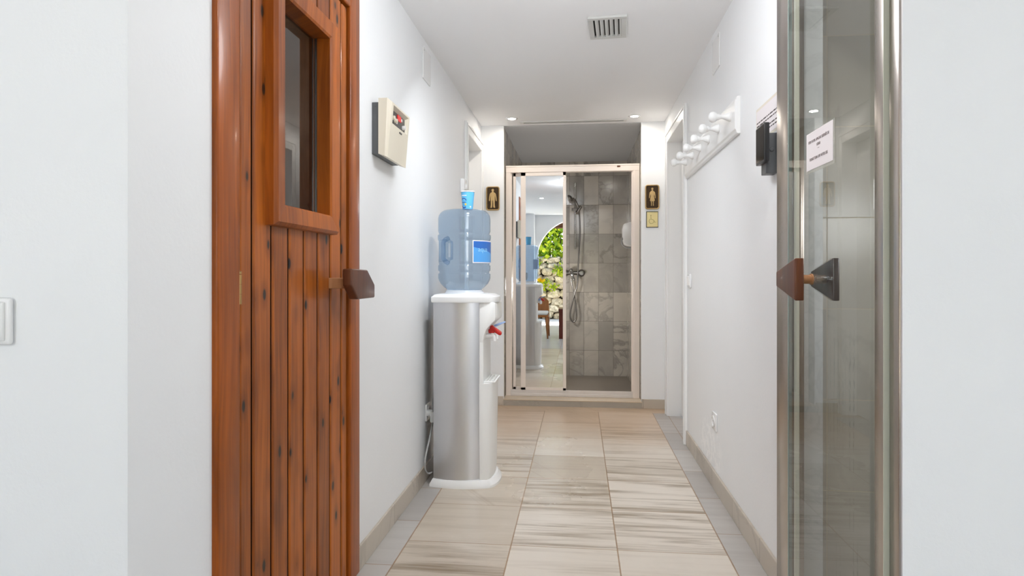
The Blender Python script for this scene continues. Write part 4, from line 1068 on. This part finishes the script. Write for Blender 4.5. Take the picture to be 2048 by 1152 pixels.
# ------------------------------------------------------------ outside, beyond the arch
b = MB(); b.box(-6, -9, -.06, 6, RY0-.25, -.01); struct(b, 'floor_terrace', M['concrete'])
b = MB(); b.box(-3.2, -3.15, 1.985, 3.2, -2.98, 2.20, .01); b.box(-3.2, -2.98, 2.20, 3.2, RY0-.25, 2.26)
for x in (-3.1, 3.0): b.box(x, -3.15, 0, x+.14, -3.0, 2.05, .01)
tag(b.build('porch_beam', M['beam']), 'brown wooden porch beam across the top of the garden arch', 'beam')
sw = thing('stone_wall', 'dry stone garden wall of pale rounded boulders beyond the arch', 'stone wall', (0, -4.5, 0))
b = MB(); b.box(-4, -4.95, 0, 4, -4.52, 1.28); b.build('core', M['mortar'], sw)
random.seed(11)
b = MB(); z = 0.0
while z < 1.36:
    h = random.uniform(.13, .19); x = -2.6+random.uniform(0, .1)
    while x < 2.6:
        w = random.uniform(.15, .34)
        tb = bmesh.new(); bmesh.ops.create_icosphere(tb, subdivisions=2, radius=1)
        ph = [random.uniform(0, 6) for _ in range(3)]
        for v in tb.verts:
            c_ = v.co.copy(); k = 1/max(abs(c_.x), abs(c_.z), .62)**.55
            j = 1+.10*math.sin(3*c_.x+ph[0])+.10*math.sin(3.3*c_.z+ph[1])+.06*math.sin(5*c_.x+4*c_.z+ph[2])
            v.co = Vector((c_.x*k*w*.53*j, c_.y*.13*j, c_.z*k*h*.55*j))
        m = Matrix.Translation((x+w/2, -4.50+random.uniform(-.03, .03), z+h/2+random.uniform(-.02, .02))) @ Matrix.Rotation(random.uniform(-.22, .22), 4, 'Y')
        b.merge(tb, m); x += w*.98
    z += h*.96
b.build('stones', M['stone'], sw, smooth=False)

def foliage(n, fn, size, seed):
    random.seed(seed); bm = bmesh.new()
    for _ in range(n):
        c = fn(); s = size*random.uniform(.6, 1.3)
        q = Matrix.Rotation(random.uniform(0, 2*PI), 3, 'Z') @ Matrix.Rotation(random.gauss(.9, .5), 3, 'X') @ Matrix.Rotation(random.uniform(-.6, .6), 3, 'Y')
        P = [Vector(p)*s for p in ((0, -.5, 0), (.38, -.1, .08), (.30, .25, .04), (0, .6, -.06), (-.30, .25, .04), (-.38, -.1, .08))]
        mid = Vector((0, 0, -.04))*s
        vs = [bm.verts.new(q @ p+c) for p in P]; m = bm.verts.new(q @ mid+c)
        for i in range(6): bm.faces.new((m, vs[i], vs[(i+1) % 6]))
    b = MB(); b.bm.free(); b.bm = bm; return b
def vine_pos():
    x = random.uniform(-2.2, 1.6); z = random.uniform(1.36, 2.9); y = -4.75+max(-.4, min(.4, random.gauss(0, .22)))+.10*math.sin(x*5+z*3)
    return Vector((x, y, z))
vn = thing('climbing_vine', 'bright yellow green leafy vine growing above the stone wall', 'vine', (0, -4.75, 1.2))
foliage(4200, vine_pos, .12, 21).build('leaves', M['leaf'], vn)
b = MB(); random.seed(5)
for i in range(26):
    x = random.uniform(-2.2, 1.6); P = [(x, -4.8, 1.2)]
    for k in range(5): P.append((P[-1][0]+random.uniform(-.14, .14), -4.8+random.uniform(-.1, .1), P[-1][2]+.33))
    b.tube(spline(P, 4), .013, 6)
b.build('stems', M['stem'], vn, smooth=True)
hd = thing('garden_hedge', 'dense green hedge behind the vine and stone wall', 'hedge', (0, -6, 0))
foliage(3800, lambda: Vector((random.uniform(-4, 4), -6.1+max(-.5, min(.5, random.gauss(0, .3))), random.uniform(0.5, 3.4))), .22, 22).build('leaves', M['leaf2'], hd)
b = MB()
for i in range(9): b.tube([(-3.6+i*.9, -6, 0), (-3.5+i*.9, -6.05, 3.0)], [.05, .02], 7)
b.build('stems', M['stem'], hd)
# plants growing out of the stone wall
def tuft(x, z, n, r, flower, label):
    t = thing('wall_plant', label, 'plant', (x, -4.36, z))
    foliage(n, lambda: Vector((x+random.gauss(0, r), -4.34+random.uniform(-.04, .05), z+random.gauss(0, r*.8))), .07, int(abs(x*100))+3).build('leaves', M['leaf'], t)
    b = MB()
    for k in range(7): b.tube([(x, -4.42, z), (x+random.gauss(0, r), -4.33, z+random.gauss(0, r*.8))], .004, 5)
    b.build('stems', M['stem'], t)
    if flower:
        foliage(60, lambda: Vector((x-.06+random.gauss(0, r*.35), -4.28+random.uniform(-.02, .02), z+r*.9+random.gauss(0, r*.2))), .05, 9).build('flowers', M['petal'], t)
tuft(-.82, .80, 70, .10, True, 'small plant with yellow flowers growing from stone wall')
tuft(-.60, .70, 36, .06, False, 'small green tuft low in the stone wall, right of flowers')
tuft(-.42, 1.10, 80, .08, False, 'trailing green plant near the top of the stone wall')
tuft(-1.0, 1.28, 60, .09, False, 'green tuft on top of the stone wall at its left')
